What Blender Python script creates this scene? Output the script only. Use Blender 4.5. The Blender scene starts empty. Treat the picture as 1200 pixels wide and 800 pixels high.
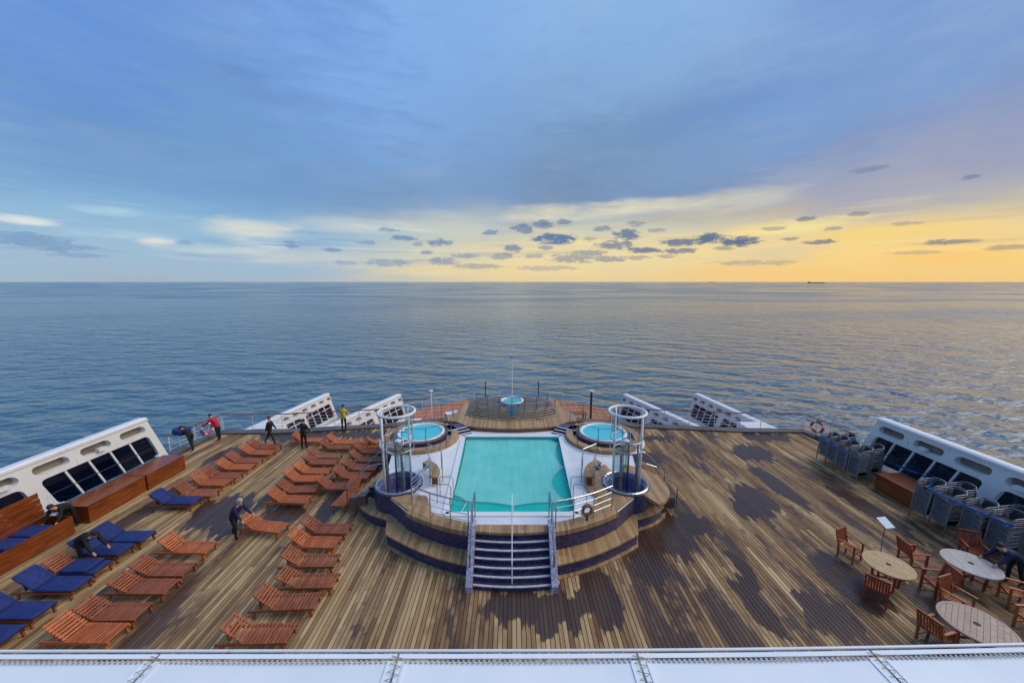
import bpy, bmesh, math, random
from mathutils import Vector, Matrix
random.seed(7)
C = bpy.context.scene.collection
scene = bpy.context.scene
PI = math.pi
R = math.radians

# ------------------------------------------------------------------ camera
CAM_H, F_PX, PITCH = 10.0, 440.0, math.atan(70 / 440)
cd = bpy.data.cameras.new("camera")
cam = bpy.data.objects.new("camera", cd); C.objects.link(cam)
cam.location = (0, 0, CAM_H)
cam.rotation_euler = (PI / 2 - PITCH, 0, 0)
cd.sensor_width = 36.0
cd.lens = 36.0 * F_PX / 1200
cd.clip_start, cd.clip_end = 0.1, 90000
scene.camera = cam

# ------------------------------------------------------------------ exposure, sun
scene.view_settings.view_transform = 'Standard'
scene.view_settings.look = 'None'
scene.view_settings.gamma = 1.0
scene.view_settings.exposure = 0.0
SUN_AZ, SUN_EL = R(84), R(42)
sd = bpy.data.lights.new("sun", 'SUN'); sd.energy = 2.5; sd.angle = R(50); sd.color = (1.0, 0.84, 0.64)
so = bpy.data.objects.new("sun", sd); C.objects.link(so)
sdir = Vector((math.sin(SUN_AZ) * math.cos(SUN_EL), math.cos(SUN_AZ) * math.cos(SUN_EL), math.sin(SUN_EL)))
so.rotation_euler = sdir.to_track_quat('Z', 'Y').to_euler()
scene.cycles.max_bounces = 8
scene.cycles.transparent_max_bounces = 12
scene.cycles.use_denoising = True
scene.cycles.sample_clamp_indirect = 4.0


def lin(r, g, b):
    f = lambda c: (c / 255 / 12.92) if c / 255 <= 0.04045 else ((c / 255 + 0.055) / 1.055) ** 2.4
    return (f(r), f(g), f(b), 1.0)


class NT:
    """small helper around a node tree"""
    def __init__(s, tree):
        s.t = tree; s.n = tree.nodes; s.l = tree.links
        s.n.clear()

    def add(s, typ, **kw):
        nd = s.n.new(typ)
        for k, v in kw.items():
            setattr(nd, k, v)
        return nd

    def put(s, sock, v):
        if isinstance(v, bpy.types.NodeSocket):
            s.l.new(v, sock)
        else:
            sock.default_value = v

    def m(s, op, a, b=None, c=None, clamp=False):
        nd = s.add('ShaderNodeMath', operation=op); nd.use_clamp = clamp
        s.put(nd.inputs[0], a)
        if b is not None: s.put(nd.inputs[1], b)
        if c is not None: s.put(nd.inputs[2], c)
        return nd.outputs[0]

    def mix(s, f, a, b, blend='MIX'):
        nd = s.add('ShaderNodeMix', data_type='RGBA', blend_type=blend)
        s.put(nd.inputs[0], f); s.put(nd.inputs[6], a); s.put(nd.inputs[7], b)
        return nd.outputs[2]

    def ss(s, v, lo, hi, a=0.0, b=1.0):
        nd = s.add('ShaderNodeMapRange', interpolation_type='SMOOTHSTEP')
        s.put(nd.inputs[0], v)
        for i, q in enumerate((lo, hi, a, b)): nd.inputs[i + 1].default_value = q
        return nd.outputs[0]

    def noise(s, vec, scale=1.0, detail=3.0, rough=0.5, dist=0.0):
        nd = s.add('ShaderNodeTexNoise')
        s.put(nd.inputs['Vector'], vec); nd.inputs['Scale'].default_value = scale
        nd.inputs['Detail'].default_value = detail; nd.inputs['Roughness'].default_value = rough
        nd.inputs['Distortion'].default_value = dist
        return nd.outputs['Fac']

    def comb(s, x=0.0, y=0.0, z=0.0):
        nd = s.add('ShaderNodeCombineXYZ')
        for i, q in enumerate((x, y, z)): s.put(nd.inputs[i], q)
        return nd.outputs[0]

    def sep(s, v):
        nd = s.add('ShaderNodeSeparateXYZ'); s.l.new(v, nd.inputs[0]); return nd.outputs

    def ramp(s, v, stops, interp='LINEAR'):
        nd = s.add('ShaderNodeValToRGB'); s.put(nd.inputs[0], v)
        e = nd.color_ramp.elements; nd.color_ramp.interpolation = interp
        e[0].position, e[0].color = stops[0]; e[1].position, e[1].color = stops[-1]
        for p, c in stops[1:-1]:
            q = e.new(p); q.color = c
        return nd.outputs[0]


# ------------------------------------------------------------------ world: evening overcast over a clear band
def build_world():
    w = bpy.data.worlds.new("World"); scene.world = w; w.use_nodes = True
    k = NT(w.node_tree)
    d = k.add('ShaderNodeTexCoord').outputs['Generated']
    x, y, z = k.sep(d)
    el = k.m('MULTIPLY', k.m('ARCSINE', z), 57.2958)
    az = k.m('MULTIPLY', k.m('ARCTAN2', x, y), 57.2958)
    elp = k.m('MAXIMUM', el, 0.0)
    # cloud-sheet coordinates: where the view ray meets a high flat layer
    zz = k.m('ADD', k.m('MAXIMUM', z, 0.0), 0.07)
    px, py = k.m('DIVIDE', x, zz), k.m('DIVIDE', y, zz)
    a = R(28)
    along = k.m('ADD', k.m('MULTIPLY', px, math.sin(a)), k.m('MULTIPLY', py, math.cos(a)))
    across = k.m('SUBTRACT', k.m('MULTIPLY', px, math.cos(a)), k.m('MULTIPLY', py, math.sin(a)))
    st1 = k.noise(k.comb(k.m('MULTIPLY', along, 0.34), k.m('MULTIPLY', across, 0.66), 3.1), 1.0, 4.0, 0.5, 0.9)
    st2 = k.noise(k.comb(k.m('MULTIPLY', along, 0.8), k.m('MULTIPLY', across, 1.7), 8.4), 1.0, 5.0, 0.55, 0.8)
    big = k.noise(k.comb(k.m('MULTIPLY', px, 0.35), k.m('MULTIPLY', py, 0.35), 1.7), 1.0, 3.0, 0.5)
    # elevation wobble of the lower edge of the sheet
    wob = k.noise(k.comb(k.m('MULTIPLY', az, 0.035), k.m('MULTIPLY', el, 0.06), 5.0), 1.0, 4.0, 0.55)
    e2 = k.m('ADD', el, k.m('MULTIPLY', k.m('SUBTRACT', wob, 0.5), 5.0))
    e2n = k.m('DIVIDE', k.m('MAXIMUM', e2, 0.0), 60.0, clamp=True)
    left = k.ramp(e2n, [(0.0, lin(166, 186, 206)), (0.05, lin(160, 192, 216)), (0.11, lin(146, 188, 220)), (0.17, lin(120, 166, 212)),
                        (0.30, lin(104, 154, 212)), (0.5, lin(104, 152, 224)), (0.75, lin(125, 172, 232)), (1.0, lin(140, 180, 232))])
    mid = k.ramp(e2n, [(0.0, lin(232, 212, 166)), (0.05, lin(238, 220, 170)), (0.11, lin(212, 210, 186)), (0.155, lin(176, 186, 190)), (0.20, lin(128, 154, 186)),
                       (0.34, lin(116, 156, 204)), (0.5, lin(128, 174, 232)), (0.75, lin(138, 180, 236)), (1.0, lin(140, 180, 232))])
    right = k.ramp(e2n, [(0.0, lin(248, 206, 134)), (0.05, lin(254, 216, 136)), (0.095, lin(238, 212, 156)), (0.13, lin(200, 190, 170)), (0.18, lin(166, 170, 186)),
                         (0.30, lin(126, 150, 200)), (0.5, lin(108, 148, 216)), (0.75, lin(120, 162, 226)), (1.0, lin(140, 180, 232))])
    azw = k.m('ADD', az, k.m('MULTIPLY', k.m('SUBTRACT', big, 0.5), 20.0))
    col = k.mix(k.ss(azw, -38.0, 2.0), left, mid)
    col = k.mix(k.ss(azw, 12.0, 42.0), col, right)
    # the sky away from the lens: the same blue-grey sheet, the warm band dies out sideways
    back = k.ss(k.m('ABSOLUTE', k.m('SUBTRACT', az, 35.0)), 75.0, 130.0)
    col = k.mix(back, col, left)
    # streaks of the sheet
    sheet = k.ss(e2, 7.0, 13.0)
    lightm = k.m('MULTIPLY', k.ss(st1, 0.50, 0.72), k.m('MULTIPLY', sheet, 0.30))
    col = k.mix(lightm, col, lin(158, 194, 238))
    darkm = k.m('MULTIPLY', k.ss(st1, 0.50, 0.30), k.m('MULTIPLY', sheet, 0.26))
    col = k.mix(darkm, col, lin(92, 124, 176))
    col = k.mix(k.m('MULTIPLY', k.ss(st2, 0.45, 0.75), k.m('MULTIPLY', sheet, 0.14)), col, lin(168, 196, 232))
    col = k.mix(k.m('MULTIPLY', sheet, 0.10), col, lin(158, 172, 190))
    mot = k.noise(k.comb(k.m('MULTIPLY', az, 0.035), k.m('MULTIPLY', el, 0.10), 40.0), 1.0, 6.0, 0.52, 0.5)
    col = k.mix(k.m('MULTIPLY', k.ss(mot, 0.48, 0.75), k.m('MULTIPLY', sheet, 0.38)), col, lin(166, 196, 230))
    col = k.mix(k.m('MULTIPLY', k.ss(mot, 0.50, 0.25), k.m('MULTIPLY', sheet, 0.34)), col, lin(96, 130, 178))
    # thin horizontal streaks in the clear band
    band = k.m('MULTIPLY', k.ss(el, 0.4, 2.5), k.ss(el, 13.0, 8.5))
    hs = k.noise(k.comb(k.m('MULTIPLY', az, 0.045), k.m('MULTIPLY', el, 0.75), 2.0), 1.0, 5.0, 0.55, 0.35)
    hs2 = k.noise(k.comb(k.m('MULTIPLY', az, 0.06), k.m('MULTIPLY', el, 0.9), 11.0), 1.0, 5.0, 0.6, 0.3)
    warm = k.ss(az, -22.0, 22.0)
    hic = k.mix(warm, lin(226, 232, 222), lin(255, 228, 150))
    col = k.mix(k.m('MULTIPLY', k.ss(hs, 0.55, 0.72), k.m('MULTIPLY', k.m('MULTIPLY', band, k.ss(el, 10.0, 7.5)), 0.85)), col, hic)
    loc_ = k.mix(warm, lin(116, 152, 200), lin(196, 176, 150))
    col = k.mix(k.m('MULTIPLY', k.ss(hs2, 0.54, 0.72), k.m('MULTIPLY', band, 0.6)), col, loc_)
    # small dark cumulus below the sheet: az, el, half width, half height, density
    puffs = [(575, 272, 8, 2.5, .7), (590, 300, 16, 3, .6), (628, 300, 12, 2, .5), (705, 268, 10, 2.5, .6), (770, 270, 9, 2, .5), (712, 303, 22, 3, .6), (748, 302, 14, 2, .5), (780, 300, 12, 2, .5), (848, 291, 12, 2, .6), (905, 268, 14, 2, .5), (975, 268, 10, 2, .5), (1060, 262, 16, 2, .4), (1180, 290, 24, 2.5, .5), (545, 300, 14, 2.5, .5), (490, 286, 6, 2, .5), (430, 284, 10, 2, .5), (560, 312, 26, 2.5, .5), (640, 314, 30, 2.5, .4), (650, 280, 24, 5, 1), (612, 268, 12, 4, .8), (636, 263, 11, 4, .8), (661, 260, 8, 2.5, .7), (601, 291, 10, 3.5, .8), (735, 275, 15, 5, .9), (745, 262, 10, 3, .5), (722, 287, 20, 4, .8),
             (755, 293, 18, 3, .9), (800, 284, 26, 3.5, .9), (833, 279, 18, 4.5, 1), (866, 283, 23, 4.5, 1), (797, 294, 18, 2.5, .8), (690, 297, 20, 4, .6), (672, 303, 26, 4, .6),
             (945, 256, 12, 2.5, .7), (960, 284, 16, 2.5, .8), (1008, 250, 12, 2.5, .5), (1115, 283, 34, 2.5, .7), (1140, 207, 12, 2, .5), (1020, 198, 20, 2.5, .4), (925, 280, 9, 1.5, .6),
             (515, 284, 14, 3.5, .8), (472, 279, 13, 2.5, .8), (455, 269, 10, 2, .6), (500, 296, 7, 2, .6), (520, 306, 16, 4, .6), (455, 308, 26, 3.5, .5), (388, 293, 10, 2, .6), (342, 288, 8, 2, .6),
             (340, 284, 6, 1.5, .5), (35, 282, 50, 6, .55), (70, 290, 46, 4, .5), (20, 275, 26, 4, .5), (90, 299, 30, 2.5, .4), (215, 284, 14, 2, .4), (640, 290, 8, 2, .6), (690, 280, 9, 2, .5), (405, 308, 14, 2, .4), (880, 308, 46, 2.5, .35), (1075, 296, 30, 2, .35)]
    cs, sn = math.cos(PITCH), math.sin(PITCH)
    # broad soft masses of the sheet and bright bars of the clear band: pixel-measured bearing, size, slope, tone, weight
    masses = [(650, 40, 170, 70, -6, (156, 196, 234), .6), (480, 50, 150, 95, 0, (134, 182, 244), .55), (680, 165, 150, 60, -6, (114, 144, 184), .5), (800, 212, 150, 18, -7, (108, 136, 180), .7),
              (640, 208, 110, 18, 0, (118, 146, 182), .5), (900, 160, 190, 26, -10, (146, 180, 216), .5), (1100, 190, 190, 40, -6, (160, 164, 194), .55), (980, 95, 220, 60, -8, (102, 146, 214), .45),
              (220, 190, 280, 46, 2, (104, 154, 208), .4), (60, 40, 140, 60, 0, (94, 142, 228), .45), (330, 218, 220, 16, 1, (120, 158, 206), .4), (760, 60, 120, 30, -14, (140, 184, 234), .5), (560, 150, 60, 90, 0, (126, 170, 226), .35),
              (660, 250, 70, 7, 0, (244, 236, 200), .75), (740, 243, 60, 6, -1, (240, 230, 196), .65), (840, 236, 80, 8, -2, (226, 218, 190), .6), (930, 266, 60, 6, 0, (255, 236, 156), .8), (1040, 272, 90, 8, 0, (255, 218, 116), .85), (900, 300, 60, 9, 0, (214, 202, 178), .6), (1130, 302, 90, 8, 0, (255, 200, 108), .6), (860, 322, 170, 6, 0, (255, 204, 126), .55), (700, 300, 120, 14, 0, (246, 226, 168), .5), (620, 318, 140, 6, 0, (248, 222, 160), .6),
              (30, 258, 40, 4, 2, (250, 248, 234), .9), (185, 284, 24, 4, 0, (248, 240, 218), .85), (130, 247, 40, 4, 0, (196, 226, 240), .6), (290, 268, 55, 8, -1, (234, 232, 214), .8), (250, 292, 60, 4, 0, (224, 230, 222), .6), (420, 264, 70, 7, -1, (222, 224, 212), .55), (360, 303, 110, 6, 0, (214, 214, 208), .5), (140, 275, 60, 4, 0, (206, 230, 238), .6), (520, 262, 60, 10, 0, (214, 218, 208), .5)]
    wn1 = k.m('MULTIPLY', k.m('SUBTRACT', k.noise(k.comb(k.m('MULTIPLY', az, 0.05), k.m('MULTIPLY', el, 0.16), 21.0), 1.0, 5.0, 0.55, 0.6), 0.5), 2.0)
    wn1 = k.m('ADD', wn1, k.m('MULTIPLY', k.m('SUBTRACT', k.noise(k.comb(k.m('MULTIPLY', az, 0.16), k.m('MULTIPLY', el, 0.85), 33.0), 1.0, 6.0, 0.6, 0.5), 0.5), 3.2))
    for (qx, qy, hw, hh, sl, rgb, den) in masses:
        u, v = (qx - 600) / F_PX, (qy - 400) / F_PX
        dn, fw = math.sin(PITCH) + v * math.cos(PITCH), math.cos(PITCH) - v * math.sin(PITCH)
        A = math.degrees(math.atan2(u, fw)); E_ = math.degrees(math.atan2(-dn, math.hypot(u, fw))); f = math.cos(math.radians(A))
        wa, he = math.degrees(hw / F_PX) * f * f * 1.15, math.degrees(hh / F_PX) * f * 1.45
        da = k.m('SUBTRACT', az, A); de = k.m('SUBTRACT', el, E_); t_ = math.tan(math.radians(-sl)) / max(f, .4)
        de = k.m('SUBTRACT', de, k.m('MULTIPLY', da, t_))
        da = k.m('MULTIPLY', da, 1 / wa); de = k.m('MULTIPLY', de, 1 / he)
        r2 = k.m('ADD', k.m('ADD', k.m('MULTIPLY', da, da), k.m('MULTIPLY', de, de)), wn1)
        col = k.mix(k.m('MULTIPLY', k.ss(r2, 1.5, -.6), den), col, lin(*rgb))
    cn = k.noise(k.comb(k.m('MULTIPLY', az, 0.62), k.m('MULTIPLY', el, 2.1), 0.0), 1.0, 8.0, 0.7, 0.8)
    cn = k.m('MULTIPLY', k.m('SUBTRACT', cn, 0.5), 6.4)
    tot = None
    for (qx, qy, hw, hh, den) in puffs:
        u, v = (qx - 600) / F_PX, (qy - 400) / F_PX
        dn, fw = sn + v * cs, cs - v * sn
        A = math.degrees(math.atan2(u, fw)); E_ = math.degrees(math.atan2(-dn, math.hypot(u, fw)))
        f = math.cos(math.radians(A))
        wa, he = math.degrees(hw / F_PX) * f * f * 1.05, math.degrees(hh / F_PX) * f * 1.15
        da = k.m('MULTIPLY', k.m('SUBTRACT', az, A), 1 / wa)
        de = k.m('MULTIPLY', k.m('SUBTRACT', el, E_), 1 / he)
        r2 = k.m('ADD', k.m('MULTIPLY', da, da), k.m('MULTIPLY', de, de))
        mk = k.m('MULTIPLY', k.ss(k.m('ADD', r2, cn), 1.5, 0.3), den)
        tot = mk if tot is None else k.m('MAXIMUM', tot, mk)
    pc = k.mix(k.ss(az, -30, 40), lin(98, 134, 186), lin(86, 106, 140))
    col = k.mix(k.m('MULTIPLY', tot, 0.95), col, pc)
    # below the horizon: the sea's own tone
    col = k.mix(k.ss(el, -0.3, -3.0), col, lin(70, 98, 126))
    # clear evening sky behind the thin sheet
    sky = k.add('ShaderNodeTexSky'); sky.sky_type = 'NISHITA'; sky.sun_disc = False
    sky.sun_elevation = SUN_EL; sky.sun_rotation = SUN_AZ
    b1 = k.add('ShaderNodeBackground'); k.put(b1.inputs[0], sky.outputs[0]); b1.inputs[1].default_value = 0.05
    b2 = k.add('ShaderNodeBackground'); k.put(b2.inputs[0], col); b2.inputs[1].default_value = 1.0
    mx = k.add('ShaderNodeMixShader'); mx.inputs[0].default_value = 0.94
    k.l.new(b1.outputs[0], mx.inputs[1]); k.l.new(b2.outputs[0], mx.inputs[2])
    o = k.add('ShaderNodeOutputWorld'); k.l.new(mx.outputs[0], o.inputs[0])
    w.cycles.sampling_method = 'MANUAL'; w.cycles.sample_map_resolution = 512


build_world()

# ------------------------------------------------------------------ materials
MATS = {}


def mat_base(name):
    m = bpy.data.materials.new(name); m.use_nodes = True
    k = NT(m.node_tree)
    o = k.add('ShaderNodeOutputMaterial'); p = k.add('ShaderNodeBsdfPrincipled')
    k.l.new(p.outputs[0], o.inputs[0])
    MATS[name] = m
    return m, k, p


def simple(name, c1, c2=None, rough=0.5, metal=0.0, scale=6.0, stretch=(1, 1, 1), bump=0.0, rnd=0.12, spec=0.5, coat=0.0):
    m, k, p = mat_base(name)
    tc = k.add('ShaderNodeTexCoord').outputs['Object']
    mp = k.add('ShaderNodeMapping'); k.put(mp.inputs[0], tc); mp.inputs['Scale'].default_value = stretch
    oi = k.add('ShaderNodeObjectInfo').outputs['Random']
    off = k.add('ShaderNodeVectorMath', operation='ADD'); k.put(off.inputs[0], mp.outputs[0]); k.put(off.inputs[1], k.comb(k.m('MULTIPLY', oi, 37.0), k.m('MULTIPLY', oi, 11.0), 0.0))
    n = k.noise(off.outputs[0], scale, 4.0, 0.6)
    col = k.mix(k.ss(n, 0.3, 0.7), c1, c2 or c1)
    if rnd:
        h = k.add('ShaderNodeHueSaturation'); h.inputs['Hue'].default_value = 0.5
        k.put(h.inputs['Value'], k.m('ADD', 1.0 - rnd, k.m('MULTIPLY', oi, 2 * rnd))); k.put(h.inputs['Color'], col); col = h.outputs[0]
    k.put(p.inputs['Base Color'], col)
    k.put(p.inputs['Roughness'], k.m('ADD', rough - 0.06, k.m('MULTIPLY', n, 0.12)))
    p.inputs['Metallic'].default_value = metal
    p.inputs['Specular IOR Level'].default_value = spec
    p.inputs['Coat Weight'].default_value = coat
    if bump:
        b = k.add('ShaderNodeBump'); b.inputs['Strength'].default_value = bump; b.inputs['Distance'].default_value = 0.02
        k.put(b.inputs['Height'], n); k.l.new(b.outputs[0], p.inputs['Normal'])
    return m


W = lambda n, a, b, **kw: simple(n, lin(*a), lin(*b), **kw)
W('teak_orange', (196, 108, 50), (146, 74, 34), rough=0.42, scale=5, stretch=(8, 1, 8), rnd=0.16)
W('teak_red', (160, 88, 46), (114, 60, 32), rough=0.40, scale=5, stretch=(8, 1, 8), rnd=0.16)
W('teak_brown', (150, 98, 68), (112, 70, 48), rough=0.5, scale=5, stretch=(8, 1, 8), rnd=0.16)
W('teak_chest', (140, 70, 26), (92, 42, 16), rough=0.34, scale=2.5, stretch=(6, 0.6, 6), rnd=0.05, coat=0.2)
W('chair_wood', (164, 74, 42), (118, 48, 30), rough=0.42, scale=6, stretch=(4, 4, 1), rnd=0.14)
W('table_wood', (188, 164, 120), (158, 130, 90), rough=0.5, scale=5, stretch=(1, 8, 4), rnd=0.1)
W('table_grey', (176, 174, 172), (150, 146, 144), rough=0.45, scale=5, stretch=(1, 8, 4), rnd=0.07)
W('table_pink', (168, 150, 136), (136, 116, 104), rough=0.5, scale=5, stretch=(1, 8, 4), rnd=0.09)
W('rail_wood', (128, 72, 48), (92, 50, 36), rough=0.45, rnd=0.05)
def weathered_paint():
    m, k, p = mat_base('white_paint')
    pos = k.add('ShaderNodeNewGeometry').outputs['Position']
    x, y, z = k.sep(pos)
    n = k.noise(pos, 0.9, 5.0, 0.6)
    runs = k.noise(k.comb(k.m('MULTIPLY', x, 7.0), k.m('MULTIPLY', y, 7.0), k.m('MULTIPLY', z, 0.7)), 1.0, 4.0, 0.6)
    c = k.mix(n, lin(228, 231, 234), lin(206, 211, 216))
    c = k.mix(k.m('MULTIPLY', k.ss(runs, 0.58, 0.74), 0.5), c, lin(168, 150, 128))
    seam = k.m('MINIMUM', k.m('ABSOLUTE', k.m('SUBTRACT', k.m('FRACT', k.m('DIVIDE', y, 1.76)), 0.5)), 1.0)
    c = k.mix(k.m('MULTIPLY', k.ss(seam, 0.009, 0.003), 0.35), c, lin(150, 154, 158))
    k.put(p.inputs['Base Color'], c); k.put(p.inputs['Roughness'], k.m('ADD', 0.3, k.m('MULTIPLY', n, 0.2)))


weathered_paint()
W('white_floor', (222, 226, 230), (196, 204, 214), rough=0.5, scale=0.7, rnd=0.0)
W('beige_back', (150, 142, 128), (120, 114, 104), rough=0.6, scale=1.5, rnd=0.05)
W('steel', (190, 194, 198), (160, 164, 170), rough=0.25, metal=1.0, rnd=0.04)
W('steel_grey', (122, 128, 132), (92, 98, 104), rough=0.35, metal=0.7, rnd=0.04)
W('aluminium', (150, 152, 156), (120, 122, 128), rough=0.4, metal=0.6, rnd=0.08)
W('mesh_black', (34, 36, 44), (20, 22, 28), rough=0.7, scale=30)
W('navy_fabric', (22, 46, 112), (14, 32, 86), rough=0.8, scale=9, rnd=0.12, bump=0.2)
W('strap_blue', (26, 104, 190), (18, 82, 160), rough=0.6)
W('black_cloth', (22, 24, 30), (14, 15, 20), rough=0.85)
W('navy_cloth', (28, 32, 74), (18, 22, 54), rough=0.85)
W('red_cloth', (196, 28, 50), (158, 20, 40), rough=0.8)
W('yellow_cloth', (206, 182, 26), (172, 148, 18), rough=0.8)
W('skin', (196, 146, 118), (180, 128, 102), rough=0.55)
W('hair_dark', (34, 28, 26), (22, 18, 16), rough=0.7)
W('hair_grey', (186, 182, 178), (156, 152, 150), rough=0.7)
W('shoe_black', (18, 18, 20), (12, 12, 14), rough=0.5)
W('orange_ring', (206, 40, 44), (176, 30, 34), rough=0.5)
W('white_ring', (226, 222, 220), (206, 204, 202), rough=0.5)
W('gold_ring', (168, 122, 62), (120, 82, 40), rough=0.45)
W('dark_metal', (52, 54, 58), (38, 40, 44), rough=0.5, metal=0.3)
W('caulk', (44, 38, 36), (30, 26, 26), rough=0.6, scale=3)
W('lower_wood', (196, 128, 84), (150, 94, 62), rough=0.45, scale=1.0, stretch=(6, .4, 1), rnd=0.04)
W('step_grey', (112, 94, 84), (78, 66, 62), rough=0.4, scale=1.2, rnd=0.06)
W('kerb_grey', (104, 92, 84), (74, 66, 64), rough=0.32, scale=0.8, rnd=0.05)
W('board_blue', (120, 160, 178), (100, 138, 156), rough=0.4)
W('tub_white', (214, 226, 232), (196, 214, 224), rough=0.3, rnd=0)
W('tub_cyan', (90, 224, 244), (70, 212, 238), rough=0.4, rnd=0)
W('basin_teal', (70, 226, 222), (50, 212, 208), rough=0.5, scale=0.6, rnd=0)
W('nosing_grey', (196, 198, 206), (170, 172, 182), rough=0.4, rnd=0.03)
W('canvas', (222, 230, 236), (212, 222, 230), rough=0.75, scale=0.8, rnd=0.015, bump=0.05)
W('rope', (186, 184, 180), (160, 158, 154), rough=0.8)
W('sheet_white', (228, 230, 236), (214, 216, 224), rough=0.6)
W('hull_white', (214, 218, 222), (198, 204, 210), rough=0.4, scale=0.4, rnd=0)
W('ship_dark', (84, 86, 92), (66, 68, 76), rough=0.6)
W('cream', (196, 180, 150), (170, 150, 120), rough=0.6)


def lined_timber():
    m, k, p = mat_base('rim_wood')
    pos = k.add('ShaderNodeNewGeometry').outputs['Position']
    x, y, z = k.sep(pos)
    idx = k.m('FLOOR', k.m('DIVIDE', x, 0.105)); fr_ = k.m('FRACT', k.m('DIVIDE', x, 0.105))
    wn = k.add('ShaderNodeTexWhiteNoise', noise_dimensions='1D'); k.put(wn.inputs['W'], idx)
    g = k.noise(k.comb(k.m('MULTIPLY', x, 30.0), k.m('MULTIPLY', y, 2.0), 0.0), 1.0, 4.0, 0.6)
    st = k.noise(k.comb(k.m('MULTIPLY', x, 0.9), k.m('MULTIPLY', y, 0.9), 7.0), 1.0, 4.0, 0.6)
    c = k.ramp(k.m('ADD', k.m('MULTIPLY', wn.outputs['Value'], 0.4), k.m('MULTIPLY', g, 0.6)), [(0.1, lin(112, 86, 58)), (0.5, lin(164, 132, 92)), (0.9, lin(192, 164, 122))])
    c = k.mix(k.m('MULTIPLY', k.ss(st, 0.55, 0.68), 0.6), c, lin(96, 60, 44))
    c = k.mix(k.m('MULTIPLY', k.ss(fr_, 0.12, 0.04), 0.75), c, lin(44, 36, 30))
    k.put(p.inputs['Base Color'], c); p.inputs['Roughness'].default_value = 0.55


lined_timber()


def mosaic(name, a, b, c):
    m, k, p = mat_base(name)
    pos = k.add('ShaderNodeNewGeometry').outputs['Position']
    v = k.add('ShaderNodeTexVoronoi'); v.feature = 'F1'; v.distance = 'CHEBYCHEV'; v.inputs['Scale'].default_value = 22
    v.inputs['Randomness'].default_value = 0.15
    k.put(v.inputs['Vector'], pos)
    s = k.sep(v.outputs['Color'])
    col = k.ramp(s[0], [(0, lin(*a)), (0.55, lin(*b)), (1, lin(*c))])
    edge = k.ss(v.outputs['Distance'], 0.36, 0.48)
    col = k.mix(k.m('MULTIPLY', edge, 0.5), col, lin(84, 80, 92))
    k.put(p.inputs['Base Color'], col); p.inputs['Roughness'].default_value = 0.3
    return m


mosaic('mosaic_navy', (24, 22, 50), (44, 40, 82), (80, 76, 120))
mosaic('mosaic_violet', (92, 94, 150), (122, 122, 176), (154, 154, 200))
mosaic('mosaic_pale', (122, 122, 158), (168, 168, 192), (204, 204, 218))


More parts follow.
